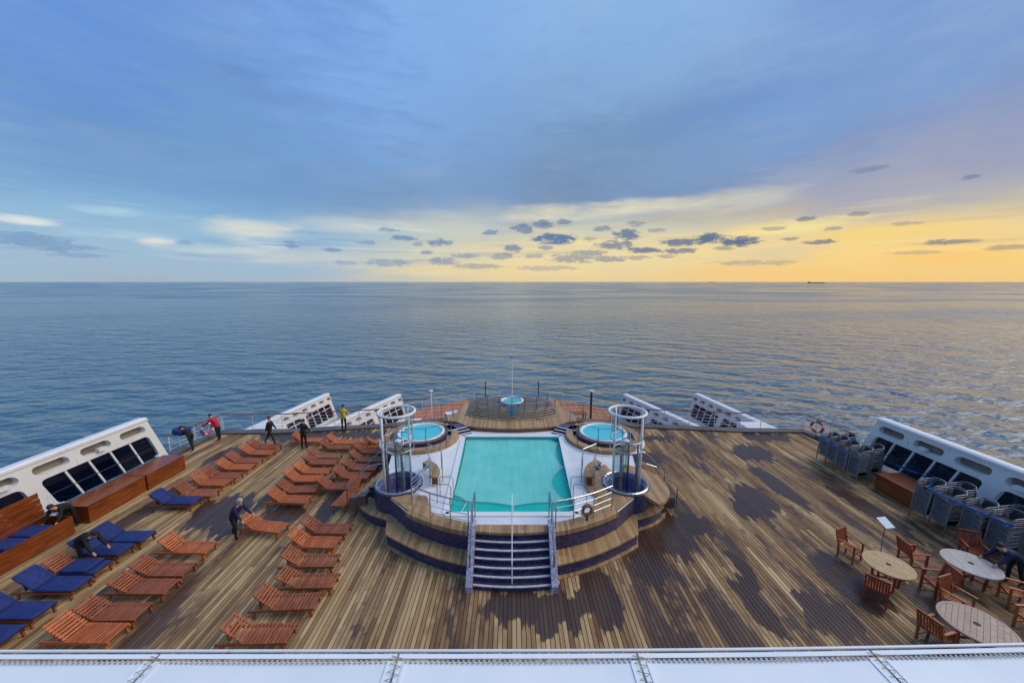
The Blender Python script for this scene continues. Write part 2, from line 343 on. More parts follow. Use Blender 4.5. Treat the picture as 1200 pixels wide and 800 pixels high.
def deck_material():
    m, k, p = mat_base('deck_teak')
    pos = k.add('ShaderNodeNewGeometry').outputs['Position']
    x, y, z = k.sep(pos)
    idx = k.m('FLOOR', k.m('ADD', k.m('DIVIDE', k.m('ADD', x, 19.44), 0.135), 0.001))
    wn = k.add('ShaderNodeTexWhiteNoise', noise_dimensions='1D'); k.put(wn.inputs['W'], idx)
    rn = wn.outputs['Value']
    k4 = k.m('MODULO', k.m('MULTIPLY', idx, 3.0), 4.0)
    seg = k.m('FLOOR', k.m('DIVIDE', k.m('SUBTRACT', y, k.m('ADD', 10.9, k.m('MULTIPLY', k4, 1.02))), 4.08))
    wn2 = k.add('ShaderNodeTexWhiteNoise', noise_dimensions='2D'); k.put(wn2.inputs['Vector'], k.comb(idx, seg, 0.0))
    rn2 = wn2.outputs['Value']
    grain = k.noise(k.comb(k.m('MULTIPLY', x, 38.0), k.m('MULTIPLY', y, 1.6), rn), 1.0, 5.0, 0.65)
    tone = k.noise(k.comb(k.m('MULTIPLY', x, 0.9), k.m('MULTIPLY', y, 0.16), 4.0), 1.0, 4.0, 0.6)
    f = k.m('ADD', k.m('MULTIPLY', rn2, 0.42), k.m('ADD', k.m('MULTIPLY', grain, 0.55), k.m('MULTIPLY', tone, 0.30)))
    dry = k.ramp(f, [(0.2, lin(70, 52, 38)), (0.42, lin(118, 92, 64)), (0.62, lin(154, 126, 88)), (0.78, lin(176, 150, 110)), (0.98, lin(200, 178, 138))])
    # damp streaks, ragged from plank to plank
    yj = k.m('ADD', y, k.m('MULTIPLY', k.m('SUBTRACT', rn, 0.5), 0.6))
    xs = k.m('MULTIPLY', idx, 0.135)
    n1 = k.noise(k.comb(k.m('MULTIPLY', xs, 0.75), k.m('MULTIPLY', yj, 0.16), 9.0), 1.0, 6.0, 0.62, 0.4)
    n2 = k.noise(k.comb(k.m('MULTIPLY', x, 1.5), k.m('MULTIPLY', yj, 0.6), 2.0), 1.0, 5.0, 0.62)
    side = k.ss(x, -3.0, 5.0)
    thr = k.m('ADD', n1, k.m('ADD', k.m('MULTIPLY', k.m('SUBTRACT', n2, 0.5), 0.16), k.m('MULTIPLY', side, 0.065)))
    wet = k.ss(thr, 0.59, 0.65)
    # puddles with a place of their own: x, y, half width, half length
    pud = [(0.9, 10.2, 2.4, 0.75), (2.8, 10.7, .8, 1.3), (5.0, 12.2, 1.0, 1.5), (6.2, 13.6, 1.7, 1.3), (7.4, 14.4, 1.5, .8), (7.6, 10.4, .7, 1.2), (8.2, 12.0, .45, 1.0), (9.6, 9.9, 1.1, 1.0),
           (11.4, 11.4, 1.1, 1.4), (11.4, 16.2, 1.0, 1.3), (10.5, 15.2, .9, .8), (13.2, 17.6, .7, 2.0), (15.8, 15.4, .8, 2.2), (7.9, 20.2, 1.0, .9), (14.2, 21.0, 1.6, 1.2), (9.5, 23.0, 1.7, .5), (16.5, 23.2, 2.2, .7), (13.2, 10.0, 1.0, 1.5), (12.4, 8.9, 1.2, .7),
           (-12.9, 15.2, 1.5, 1.3), (-11.6, 17.3, .55, 2.4), (-8.1, 15.9, .65, 2.6), (-16.2, 15.2, .6, 2.6), (-14.0, 23.3, 4.0, .8), (-9.5, 23.6, 3.4, .7), (-15.6, 19.6, .5, 2.5), (-11.8, 13.9, 1.0, .5), (-9.9, 15.0, 1.2, .8), (-17.0, 20.8, .8, 1.2)]
    tot = None
    for (qx, qy, hw, hl) in pud:
        dx = k.m('MULTIPLY', k.m('SUBTRACT', k.m('ADD', x, k.m('MULTIPLY', k.m('SUBTRACT', n1, 0.5), 1.6)), qx), 1 / (hw * .72))
        dy = k.m('MULTIPLY', k.m('SUBTRACT', yj, qy), 1 / hl)
        r2 = k.m('ADD', k.m('MULTIPLY', dx, dx), k.m('MULTIPLY', dy, dy))
        tot = r2 if tot is None else k.m('MINIMUM', tot, r2)
    pw = k.ss(k.m('ADD', tot, k.m('MULTIPLY', k.m('SUBTRACT', n2, 0.5), 2.6)), 1.1, 0.85)
    wetall = k.m('MAXIMUM', k.m('MULTIPLY', wet, 0.85), pw)
    wetc = k.mix(tone, lin(50, 34, 31), lin(70, 52, 48))
    damp = k.m('MULTIPLY', k.ss(thr, 0.50, 0.575), 0.45)
    # single boards that stay damp along part of their length
    lone = k.noise(k.comb(k.m('MULTIPLY', idx, 3.7), k.m('MULTIPLY', y, 0.32), 6.0), 1.0, 3.0, 0.6)
    lone = k.m('MULTIPLY', k.ss(lone, 0.57, 0.64), k.m('ADD', 0.35, k.m('MULTIPLY', k.ss(x, -8.0, 2.0), 0.45)))
    damp = k.m('MAXIMUM', damp, lone)
    dry = k.mix(damp, dry, lin(92, 60, 44))
    col = k.mix(k.m('MULTIPLY', wetall, 0.92), dry, wetc)
    k.put(p.inputs['Base Color'], col)
    k.put(p.inputs['Roughness'], k.m('SUBTRACT', 0.66, k.m('MULTIPLY', wetall, 0.38)))
    k.put(p.inputs['Specular IOR Level'], k.m('ADD', 0.3, k.m('MULTIPLY', wetall, 0.1)))
    b = k.add('ShaderNodeBump'); b.inputs['Strength'].default_value = 0.25; b.inputs['Distance'].default_value = 0.006
    k.put(b.inputs['Height'], grain); k.l.new(b.outputs[0], p.inputs['Normal'])


deck_material()


def sea_material():
    m, k, p = mat_base('sea_water')
    pos = k.add('ShaderNodeNewGeometry').outputs['Position']
    x, y, z = k.sep(pos)
    def wave(rot, lx, ly, seed, det=2.0):
        a = R(rot)
        u = k.m('ADD', k.m('MULTIPLY', x, math.cos(a) / lx), k.m('MULTIPLY', y, math.sin(a) / lx))
        v = k.m('SUBTRACT', k.m('MULTIPLY', y, math.cos(a) / ly), k.m('MULTIPLY', x, math.sin(a) / ly))
        return k.noise(k.comb(u, v, seed), 1.0, det, 0.5, 0.15)
    w1 = wave(-14, 20, 8.5, 1.0, 2.0)
    w2 = wave(10, 8, 3.6, 5.0, 2.0)
    w3 = wave(-25, 3.0, 1.5, 9.0, 3.0)
    # the calmer lane of the ship's wake
    wj = k.noise(k.comb(k.m('MULTIPLY', x, 0.02), k.m('MULTIPLY', y, 0.012), 8.0), 1.0, 4.0, 0.6, 0.3)
    lane = k.ss(k.m('ADD', k.m('ABSOLUTE', k.m('DIVIDE', x, k.m('ADD', 12.0, k.m('MULTIPLY', k.m('ABSOLUTE', y), 0.035)))), k.m('MULTIPLY', k.m('SUBTRACT', wj, 0.5), 1.6)), 1.7, 0.0)
    calm = k.m('SUBTRACT', 1.0, k.m('MULTIPLY', lane, 0.30))
    h = k.m('ADD', k.m('MULTIPLY', w1, 3.0), k.m('ADD', k.m('MULTIPLY', w2, 1.5), k.m('MULTIPLY', w3, 0.42)))
    h = k.m('MULTIPLY', h, calm)
    b = k.add('ShaderNodeBump'); b.inputs['Strength'].default_value = 1.0; b.inputs['Distance'].default_value = 1.0
    k.put(b.inputs['Height'], h); k.l.new(b.outputs[0], p.inputs['Normal'])
    k.put(p.inputs['Base Color'], k.mix(lane, lin(60, 98, 120), lin(72, 110, 128)))
    dist = k.m('SQRT', k.m('ADD', k.m('MULTIPLY', x, x), k.m('MULTIPLY', y, y)))
    slick = k.noise(k.comb(k.m('MULTIPLY', x, 1 / 420), k.m('MULTIPLY', y, 1 / 150), 3.0), 1.0, 4.0, 0.55, 0.4)
    far = k.ss(k.m('LOGARITHM', k.m('MAXIMUM', dist, 1.0), 10.0), 2.0, 3.4)
    k.put(p.inputs['Roughness'], k.m('ADD', 0.11, k.m('MULTIPLY', far, k.m('ADD', 0.0, k.m('MULTIPLY', k.ss(slick, 0.4, 0.65), 0.16)))))
    p.inputs['IOR'].default_value = 1.33


sea_material()


def water_material(name, tint, dens):
    m = bpy.data.materials.new(name); m.use_nodes = True; MATS[name] = m
    k = NT(m.node_tree)
    o = k.add('ShaderNodeOutputMaterial')
    t = k.add('ShaderNodeBsdfTransparent'); t.inputs[0].default_value = tint
    df = k.add('ShaderNodeBsdfDiffuse'); df.inputs[0].default_value = dens
    g = k.add('ShaderNodeBsdfGlossy'); g.inputs['Roughness'].default_value = 0.04
    pos = k.add('ShaderNodeNewGeometry').outputs['Position']
    n = k.noise(pos, 3.0, 2.0, 0.5)
    b = k.add('ShaderNodeBump'); b.inputs['Strength'].default_value = 0.6; b.inputs['Distance'].default_value = 0.06
    k.put(b.inputs['Height'], n); k.l.new(b.outputs[0], g.inputs['Normal'])
    fr = k.add('ShaderNodeFresnel'); fr.inputs[0].default_value = 1.33; k.l.new(b.outputs[0], fr.inputs[1])
    m1 = k.add('ShaderNodeMixShader'); m1.inputs[0].default_value = 0.58
    k.l.new(t.outputs[0], m1.inputs[1]); k.l.new(df.outputs[0], m1.inputs[2])
    m2 = k.add('ShaderNodeMixShader'); k.l.new(fr.outputs[0], m2.inputs[0])
    k.l.new(m1.outputs[0], m2.inputs[1]); k.l.new(g.outputs[0], m2.inputs[2])
    k.l.new(m2.outputs[0], o.inputs[0])


water_material('pool_water', (0.70, 0.99, 0.98, 1), lin(0, 226, 218))
water_material('spa_water', (0.62, 0.98, 1.0, 1), lin(96, 228, 244))


def glass_material(name, tint, f=0.12):
    m = bpy.data.materials.new(name); m.use_nodes = True; MATS[name] = m
    k = NT(m.node_tree)
    o = k.add('ShaderNodeOutputMaterial')
    t = k.add('ShaderNodeBsdfTransparent'); t.inputs[0].default_value = tint
    g = k.add('ShaderNodeBsdfGlossy'); g.inputs['Roughness'].default_value = 0.03
    g.inputs[0].default_value = (0.55, 0.6, 0.7, 1)
    m2 = k.add('ShaderNodeMixShader'); m2.inputs[0].default_value = f
    k.l.new(t.outputs[0], m2.inputs[1]); k.l.new(g.outputs[0], m2.inputs[2]); k.l.new(m2.outputs[0], o.inputs[0])


glass_material('dark_glass', (0.10, 0.15, 0.22, 1), 0.06)
glass_material('clear_glass', (0.72, 0.84, 0.84, 1), 0.06)


def net_material():
    m = bpy.data.materials.new('net'); m.use_nodes = True; MATS['net'] = m
    k = NT(m.node_tree)
    o = k.add('ShaderNodeOutputMaterial')
    t = k.add('ShaderNodeBsdfTransparent')
    df = k.add('ShaderNodeBsdfDiffuse'); df.inputs[0].default_value = lin(166, 246, 242)
    pos = k.add('ShaderNodeNewGeometry').outputs['Position']
    n = k.noise(pos, 0.8, 3.0, 0.5)
    m2 = k.add('ShaderNodeMixShader'); px_ = k.sep(pos)
    stripe = k.noise(k.comb(k.m('MULTIPLY', px_[0], 5.0), k.m('MULTIPLY', px_[1], 0.35), 0.0), 1.0, 3.0, 0.6)
    k.put(m2.inputs[0], k.m('ADD', 0.02, k.m('ADD', k.m('MULTIPLY', n, 0.40), k.m('MULTIPLY', stripe, 0.28))))
    k.l.new(t.outputs[0], m2.inputs[1]); k.l.new(df.outputs[0], m2.inputs[2]); k.l.new(m2.outputs[0], o.inputs[0])


net_material()


# ------------------------------------------------------------------ geometry helpers
class MB:
    def __init__(s): s.v = []; s.f = []

    def raw(s, vs, fs):
        b = len(s.v); s.v += [tuple(q) for q in vs]; s.f += [tuple(b + i for i in q) for q in fs]; return s

    def box(s, c, d, rot=None):
        hx, hy, hz = d[0] / 2, d[1] / 2, d[2] / 2
        vs = [Vector((a * hx, b * hy, e * hz)) for e in (-1, 1) for b in (-1, 1) for a in (-1, 1)]
        if rot is not None: vs = [rot @ q for q in vs]
        c = Vector(c)
        return s.raw([q + c for q in vs], [(0, 2, 3, 1), (4, 5, 7, 6), (0, 1, 5, 4), (1, 3, 7, 5), (3, 2, 6, 7), (2, 0, 4, 6)])

    def bar(s, a, b, w, h, up=(0, 0, 1)):
        a, b = Vector(a), Vector(b); d = (b - a); L = d.length; d.normalize()
        u = Vector(up)
        if abs(d.dot(u)) > 0.98: u = Vector((1, 0, 0))
        sd_ = d.cross(u).normalized(); u = sd_.cross(d)
        vs = []
        for q in (a, b):
            for (i, j) in ((-1, -1), (1, -1), (1, 1), (-1, 1)): vs.append(q + sd_ * (i * w / 2) + u * (j * h / 2))
        return s.raw(vs, [(0, 1, 2, 3), (7, 6, 5, 4), (0, 4, 5, 1), (1, 5, 6, 2), (2, 6, 7, 3), (3, 7, 4, 0)])

    def tube(s, pts, r, n=6, closed=False):
        pts = [Vector(q) for q in pts]; N = len(pts); vs = []; prev = None
        for i, q in enumerate(pts):
            if closed: d = pts[(i + 1) % N] - pts[i - 1]
            else: d = pts[min(i + 1, N - 1)] - pts[max(i - 1, 0)]
            d.normalize()
            if prev is None:
                u = Vector((0, 0, 1)) if abs(d.z) < 0.9 else Vector((1, 0, 0))
                u = (u - d * u.dot(d)).normalized()
            else:
                u = (prev - d * prev.dot(d)).normalized()
            prev = u; w = d.cross(u)
            rr = r[i] if isinstance(r, (list, tuple)) else r
            for j in range(n):
                t = 2 * PI * j / n; vs.append(q + u * (rr * math.cos(t)) + w * (rr * math.sin(t)))
        fs = []
        for i in range(N if closed else N - 1):
            for j in range(n):
                a, b = i * n + j, i * n + (j + 1) % n
                c, d2 = ((i + 1) % N) * n + (j + 1) % n, ((i + 1) % N) * n + j
                fs.append((a, b, c, d2))
        if not closed:
            fs.append(tuple(range(n - 1, -1, -1))); fs.append(tuple((N - 1) * n + j for j in range(n)))
        return s.raw(vs, fs)

    def prism(s, poly, z0, z1, bottom=False):
        n = len(poly)
        ar = sum(poly[i][0] * poly[(i + 1) % n][1] - poly[(i + 1) % n][0] * poly[i][1] for i in range(n))
        if ar < 0: poly = poly[::-1]
        vs = [(q[0], q[1], z0) for q in poly] + [(q[0], q[1], z1) for q in poly]
        fs = [(i, (i + 1) % n, n + (i + 1) % n, n + i) for i in range(n)] + [tuple(range(n, 2 * n))]
        if bottom: fs.append(tuple(range(n - 1, -1, -1)))
        return s.raw(vs, fs)

    def lathe(s, prof, c=(0, 0, 0), n=24, a0=0.0, a1=2 * PI):
        full = abs(a1 - a0 - 2 * PI) < 1e-6; m = n if full else n + 1
        vs = []; P = len(prof)
        for i in range(m):
            t = a0 + (a1 - a0) * i / n
            for (r, z) in prof: vs.append((c[0] + r * math.cos(t), c[1] + r * math.sin(t), c[2] + z))
        fs = []
        for i in range(n):
            k2 = (i + 1) % m
            for j in range(P - 1): fs.append((i * P + j, k2 * P + j, k2 * P + j + 1, i * P + j + 1))
        if not full:
            fs.append(tuple(range(P))[::-1]); fs.append(tuple(n * P + j for j in range(P)))
        return s.raw(vs, fs)

    def ring_sector(s, c, r0, r1, z0, z1, a0, a1, n=24):
        return s.lathe([(r0, z0), (r1, z0), (r1, z1), (r0, z1), (r0, z0)], (c[0], c[1], 0), n, a0, a1)

    def mesh(s, name, mat_, smooth=False):
        me = bpy.data.meshes.new(name); me.from_pydata(s.v, [], s.f)
        if isinstance(mat_, str): mat_ = [mat_]
        for q in mat_: me.materials.append(MATS[q])
        if smooth: me.polygons.foreach_set('use_smooth', [True] * len(me.polygons))
        me.update(); return me

    def build(s, name, mat_, parent=None, smooth=False):
        """vertices are world coordinates for parents that are not rotated, local ones otherwise"""
        off = Vector((0, 0, 0))
        if parent is not None:
            q = parent
            while q is not None: off += q.location; q = q.parent
        if off.length: s.v = [(a - off.x, b - off.y, c - off.z) for (a, b, c) in s.v]
        o = bpy.data.objects.new(name, s.mesh(name, mat_, smooth)); C.objects.link(o)
        if parent is not None: o.parent = parent
        return o


def local(mb, name, mat_, parent, smooth=False):
    o = bpy.data.objects.new(name, mb.mesh(name, mat_, smooth)); C.objects.link(o); o.parent = parent; return o


def meshobj(name, me, parent, loc=(0, 0, 0), rz=0.0):
    o = bpy.data.objects.new(name, me); C.objects.link(o); o.parent = parent; o.location = loc; o.rotation_euler = (0, 0, rz); return o


def tag(o, label=None, cat=None, group=None, kind=None):
    if label: o['label'] = label
    if cat: o['category'] = cat
    if group: o['group'] = group
    if kind: o['kind'] = kind
    return o


def thing(name, label, cat, loc=(0, 0, 0), rz=0.0, group=None):
    o = bpy.data.objects.new(name, None); C.objects.link(o); o.location = loc; o.rotation_euler = (0, 0, rz); o.empty_display_size = 0.2
    return tag(o, label, cat, group)


def setting(name, loc=(0, 0, 0)):
    o = bpy.data.objects.new(name, None); C.objects.link(o); o.location = loc; o['kind'] = 'structure'; return o


def copy_tree(o, parent=None):
    c = o.copy(); C.objects.link(c); c.parent = parent
    for ch in o.children: copy_tree(ch, c)
    return c


def arc(cx, cy, r, a0, a1, n):
    return [(cx + r * math.cos(R(a0 + (a1 - a0) * i / n)), cy + r * math.sin(R(a0 + (a1 - a0) * i / n))) for i in range(n + 1)]


def mirror(poly): return [(-a, b) for (a, b) in poly][::-1]


def smooth_line(pts, n=5):
    out = []
    for i in range(len(pts) - 1):
        p0, p1, p2, p3 = pts[max(i - 1, 0)], pts[i], pts[i + 1], pts[min(i + 2, len(pts) - 1)]
        for j in range(n):
            t = j / n
            out.append(tuple(0.5 * (2 * p1[k] + (p2[k] - p0[k]) * t + (2 * p0[k] - 5 * p1[k] + 4 * p2[k] - p3[k]) * t * t + (3 * p1[k] - p0[k] - 3 * p2[k] + p3[k]) * t ** 3) for k in range(len(p1))))
    out.append(tuple(pts[-1])); return out


def holed(name, outer, holes, z, mat_, parent=None):
    """flat sheet with holes (world coordinates)"""
    bm = bmesh.new(); es = []
    for loop in [outer] + holes:
        vs = [bm.verts.new((q[0], q[1], z)) for q in loop]
        for i in range(len(vs)): es.append(bm.edges.new((vs[i], vs[(i + 1) % len(vs)])))
    bmesh.ops.triangle_fill(bm, edges=es, use_beauty=True)
    bmesh.ops.recalc_face_normals(bm, faces=bm.faces)
    for f in bm.faces:
        if f.normal.z < 0: f.normal_flip()
    mb = MB(); bm.verts.index_update()
    mb.raw([v.co for v in bm.verts], [[v.index for v in f.verts] for f in bm.faces]); bm.free()
    return mb


def ordn(i): return ['first', 'second', 'third', 'fourth', 'fifth', 'sixth', 'seventh', 'eighth', 'ninth', 'tenth', 'eleventh', 'twelfth', 'thirteenth', 'fourteenth', 'fifteenth', 'sixteenth', 'seventeenth'][i]


# ------------------------------------------------------------------ sea and hull
def build_sea():
    rs = [0, 60, 120, 240, 480, 1000, 2500, 7000, 20000, 60000]; n = 96
    mb = MB(); vs = [(0, 0, -22)]; fs = []
    for r in rs[1:]:
        for j in range(n): vs.append((r * math.cos(2 * PI * j / n), r * math.sin(2 * PI * j / n), -22))
    for j in range(n): fs.append((0, 1 + j, 1 + (j + 1) % n))
    for i in range(len(rs) - 2):
        for j in range(n):
            a, b = 1 + i * n + j, 1 + i * n + (j + 1) % n
            fs.append((a, a + n, b + n, b))
    mb.raw(vs, fs)
    o = mb.build('sea', 'sea_water'); o['kind'] = 'structure'


build_sea()

DECK = [(-20.3, -6), (-20.3, 21.6), (-19.6, 24.3), (-15.6, 24.4), (-9.0, 25.4), (-5.0, 26.6), (5.0, 26.6), (9.0, 25.4), (15.6, 24.6), (19.9, 24.5), (20.4, 21.8), (20.3, -6)]
L7 = [(-20.2, -6), (-20, 22), (-17.6, 27.0), (-16.5, 33.4)] + [(-10.4, 35.9), (-7.9, 38.0), (-4.2, 40.2), (0, 40.9), (4.2, 40.2), (7.9, 38.0), (10.4, 35.9)] + [(16.5, 33.4), (17.6, 27.0), (20, 22), (20.2, -6)]
L6 = [(-20.2, -6), (-19.5, 25), (-17.4, 33), (-15.6, 36), (-12.6, 42.4), (-9, 46), (-4, 48), (4, 48), (9, 46), (12.6, 42.4), (15.6, 36), (17.4, 33), (19.5, 25), (20.2, -6)]


def build_hull():
    h = setting('hull')
    MB().prism(L6, -24, -5.75).build('hull_side', 'hull_white', h)
    MB().prism(L6, -5.75, -5.6).build('lower_deck_floor', 'lower_wood', h)
    MB().prism(L7, -5.58, -2.95).build('superstructure', 'hull_white', h)
    MB().prism(L7, -2.95, -2.8).build('middle_deck_floor', 'lower_wood', h)
    MB().prism(DECK, -2.78, -0.03).build('deck_house', 'hull_white', h)


build_hull()


# ------------------------------------------------------------------ planked deck
def inside(poly, x, y):
    r = False; n = len(poly)
    for i in range(n):
        (x1, y1), (x2, y2) = poly[i], poly[(i + 1) % n]
        if (y1 > y) != (y2 > y) and x < (x2 - x1) * (y - y1) / (y2 - y1) + x1: r = not r
    return r


def build_deck():
    d = setting('deck', (0, 0, 0))
    MB().prism([(a, b) for a, b in DECK], -0.029, -0.012).build('caulk_bed', 'caulk', d)
    pitch, gap = 0.135, 0.022
    field = MB()
    def y_end(x):
        y = 27.0
        while y > 20 and not inside(DECK, x, y + 0.55): y -= 0.05
        return y
    for i in range(288):
        x0 = -19.44 + i * pitch; xc = x0 + pitch / 2
        joint = 10.9 + 1.02 * ((i * 3) % 4) + (0.02 if i % 2 else 0)
        ye = y_end(xc)
        z = random.uniform(-0.0015, 0.0015)
        mb = MB().box((xc, (5.0 + joint) / 2, -0.006 + z), (pitch - gap, joint - 5.0 - 0.012, 0.012))
        o = mb.build('plank', 'deck_teak', d)
        y = joint
        while y < ye - 0.3:
            e = min(y + 4.08, ye)
            field.box((xc, (y + e) / 2, -0.006 + random.uniform(-0.0015, 0.0015)), (pitch - gap, e - y - 0.012, 0.012)); y = e
    f = field.build('plank_field', 'deck_teak', d); f['kind'] = 'stuff'
    # dark wet waterway board that follows the aft edge
    k = MB()
    edge = [(-20.0, 21.4), (-19.35, 23.9), (-15.6, 24.0), (-9.0, 25.0), (-5.2, 26.1), (5.2, 26.1), (9.0, 25.0), (15.6, 24.2), (19.65, 24.1), (20.1, 21.6)]
    n = len(edge); L, Rr = [], []
    for i, q in enumerate(edge):
        a = Vector(edge[max(i - 1, 0)]); b = Vector(edge[min(i + 1, n - 1)]); t = (b - a).normalized(); nn = Vector((-t.y, t.x))
        L.append((q[0] + nn.x * 0.34, q[1] + nn.y * 0.34)); Rr.append((q[0] - nn.x * 0.34, q[1] - nn.y * 0.34))
    for i in range(n - 1): k.prism([L[i], L[i + 1], Rr[i + 1], Rr[i]], -0.02, 0.10)
    k.build('margin_board', 'kerb_grey', d)
    for s in (-1, 1):
        MB().box((s * 19.9, 8, 0.04), (0.75, 27, 0.12)).build('margin_board', 'kerb_grey', d)


build_deck()


# ------------------------------------------------------------------ railings
def railing(label, pts, h=1.1, bars=4, wood=True, posts=None, group=None, post_r=0.022, bar_r=0.012, mat_='white_paint', mid=None, name='railing', step=1.6, top_r=0.03, cat='railing'):
    pts = [Vector(q) for q in pts]
    t = thing(name, label, cat, tuple(pts[0]), 0, group)
    up = Vector((0, 0, h))
    path = [pts[0]]
    for a, b in zip(pts[:-1], pts[1:]):
        n = max(1, round((b - a).length / step)) if posts is None else 1
        for i in range(1, n + 1): path.append(a.lerp(b, i / n))
    for q in path:
        MB().tube([q - Vector((0, 0, .01)), q + up], post_r, 6).build('post', mat_, t)
    for b in range(1, bars + 1):
        z = h * b / (bars + 1)
        MB().tube([q + Vector((0, 0, z)) for q in pts], bar_r, 5).build('rail', mat_, t)
    tm = 'rail_wood' if wood else mat_
    if wood:
        w = MB()
        for a, b in zip(pts[:-1], pts[1:]): w.bar(a + up * 1.02, b + up * 1.02, 0.10, 0.045)
        w.build('top_rail', tm, t)
    else:
        MB().tube([q + up for q in pts], top_r, 6).build('top_rail', tm, t)
    return t


railing('white aft railing left of the pool with brown wooden handrail', [(-19.55, 24.2, .1), (-15.6, 24.3, .1), (-9.0, 25.3, .1)], 1.05, 4, group='white edge railings')
railing('short slanting railing with a lifebuoy at left deck corner', [(-20.2, 20.9, .0), (-20.2, 21.6, .0), (-19.6, 24.15, .08)], 1.05, 4, group='white edge railings', step=1.0)
railing('white aft railing right of the pool with brown wooden handrail', [(9.0, 25.3, .1), (15.6, 24.5, .1), (19.8, 24.4, .1)], 1.05, 4, group='white edge railings')
railing('short slanting railing with a lifebuoy at right deck corner', [(19.9, 24.35, .08), (20.3, 21.8, .0), (20.3, 20.9, .0)], 1.05, 4, group='white edge railings', step=1.0)
railing('curved stern railing of the lower deck around the flagstaff', [(-16.3, 33.3, -2.8), (-10.4, 35.8, -2.8), (-7.9, 37.8, -2.8), (-4.2, 40.0, -2.8), (0, 40.7, -2.8), (4.2, 40.0, -2.8), (7.9, 37.8, -2.8), (10.4, 35.8, -2.8), (16.3, 33.3, -2.8)], 1.05, 3, group='white edge railings')


def lifebuoy(label, loc, rot, mats=('orange_ring', 'white_ring'), r=0.34, tr=0.075, name='lifebuoy'):
    t = thing(name, label, 'lifebuoy', loc, 0)
    t.rotation_euler = rot
    for q in range(8):
        mb = MB(); a0, a1 = 2 * PI * q / 8, 2 * PI * (q + 1) / 8
        if q % 2: a0 += 0.16; a1 -= 0.16
        else: a0 -= 0.16; a1 += 0.16
        pts = [(r * math.cos(a0 + (a1 - a0) * i / 5), r * math.sin(a0 + (a1 - a0) * i / 5), 0) for i in range(6)]
        mb.tube(pts, tr if not q % 2 else tr * 1.04, 8)
        local(mb, 'float_segment' if not q % 2 else 'band', mats[q % 2], t, True)
    g = MB().tube([((r + tr + .03) * math.cos(2 * PI * i / 16), (r + tr + .03) * math.sin(2 * PI * i / 16), 0) for i in range(16)], 0.012, 5, True)
    local(g, 'grab_rope', 'rope', t)
    return t


lifebuoy('red and white lifebuoy on the left corner railing', (-19.72, 23.1, 0.62), (PI / 2, 0, R(72)))
lifebuoy('red and white lifebuoy on the right corner railing', (19.98, 23.4, 0.62), (PI / 2, 0, R(108)))


# ------------------------------------------------------------------ raked windscreen walls
def stadium(c0, c1, w, h, n=6):
    r = h / 2; L = w / 2 - r
    out = []
    for i in range(n + 1):
        a = R(-90 + 180 * i / n); out.append((c0 + L + r * math.cos(a), c1 + r * math.sin(a)))
    for i in range(n + 1):
        a = R(90 + 180 * i / n); out.append((c0 - L + r * math.cos(a), c1 + r * math.sin(a)))
    return out


def rrect(a0, a1, b0, b1, r, n=4):
    out = []
    for (cx, cy, st) in ((a1 - r, b0 + r, -90), (a1 - r, b1 - r, 0), (a0 + r, b1 - r, 90), (a0 + r, b0 + r, 180)):
        for i in range(n + 1):
            a = R(st + 90 * i / n); out.append((cx + r * math.cos(a), cy + r * math.sin(a)))
    return out


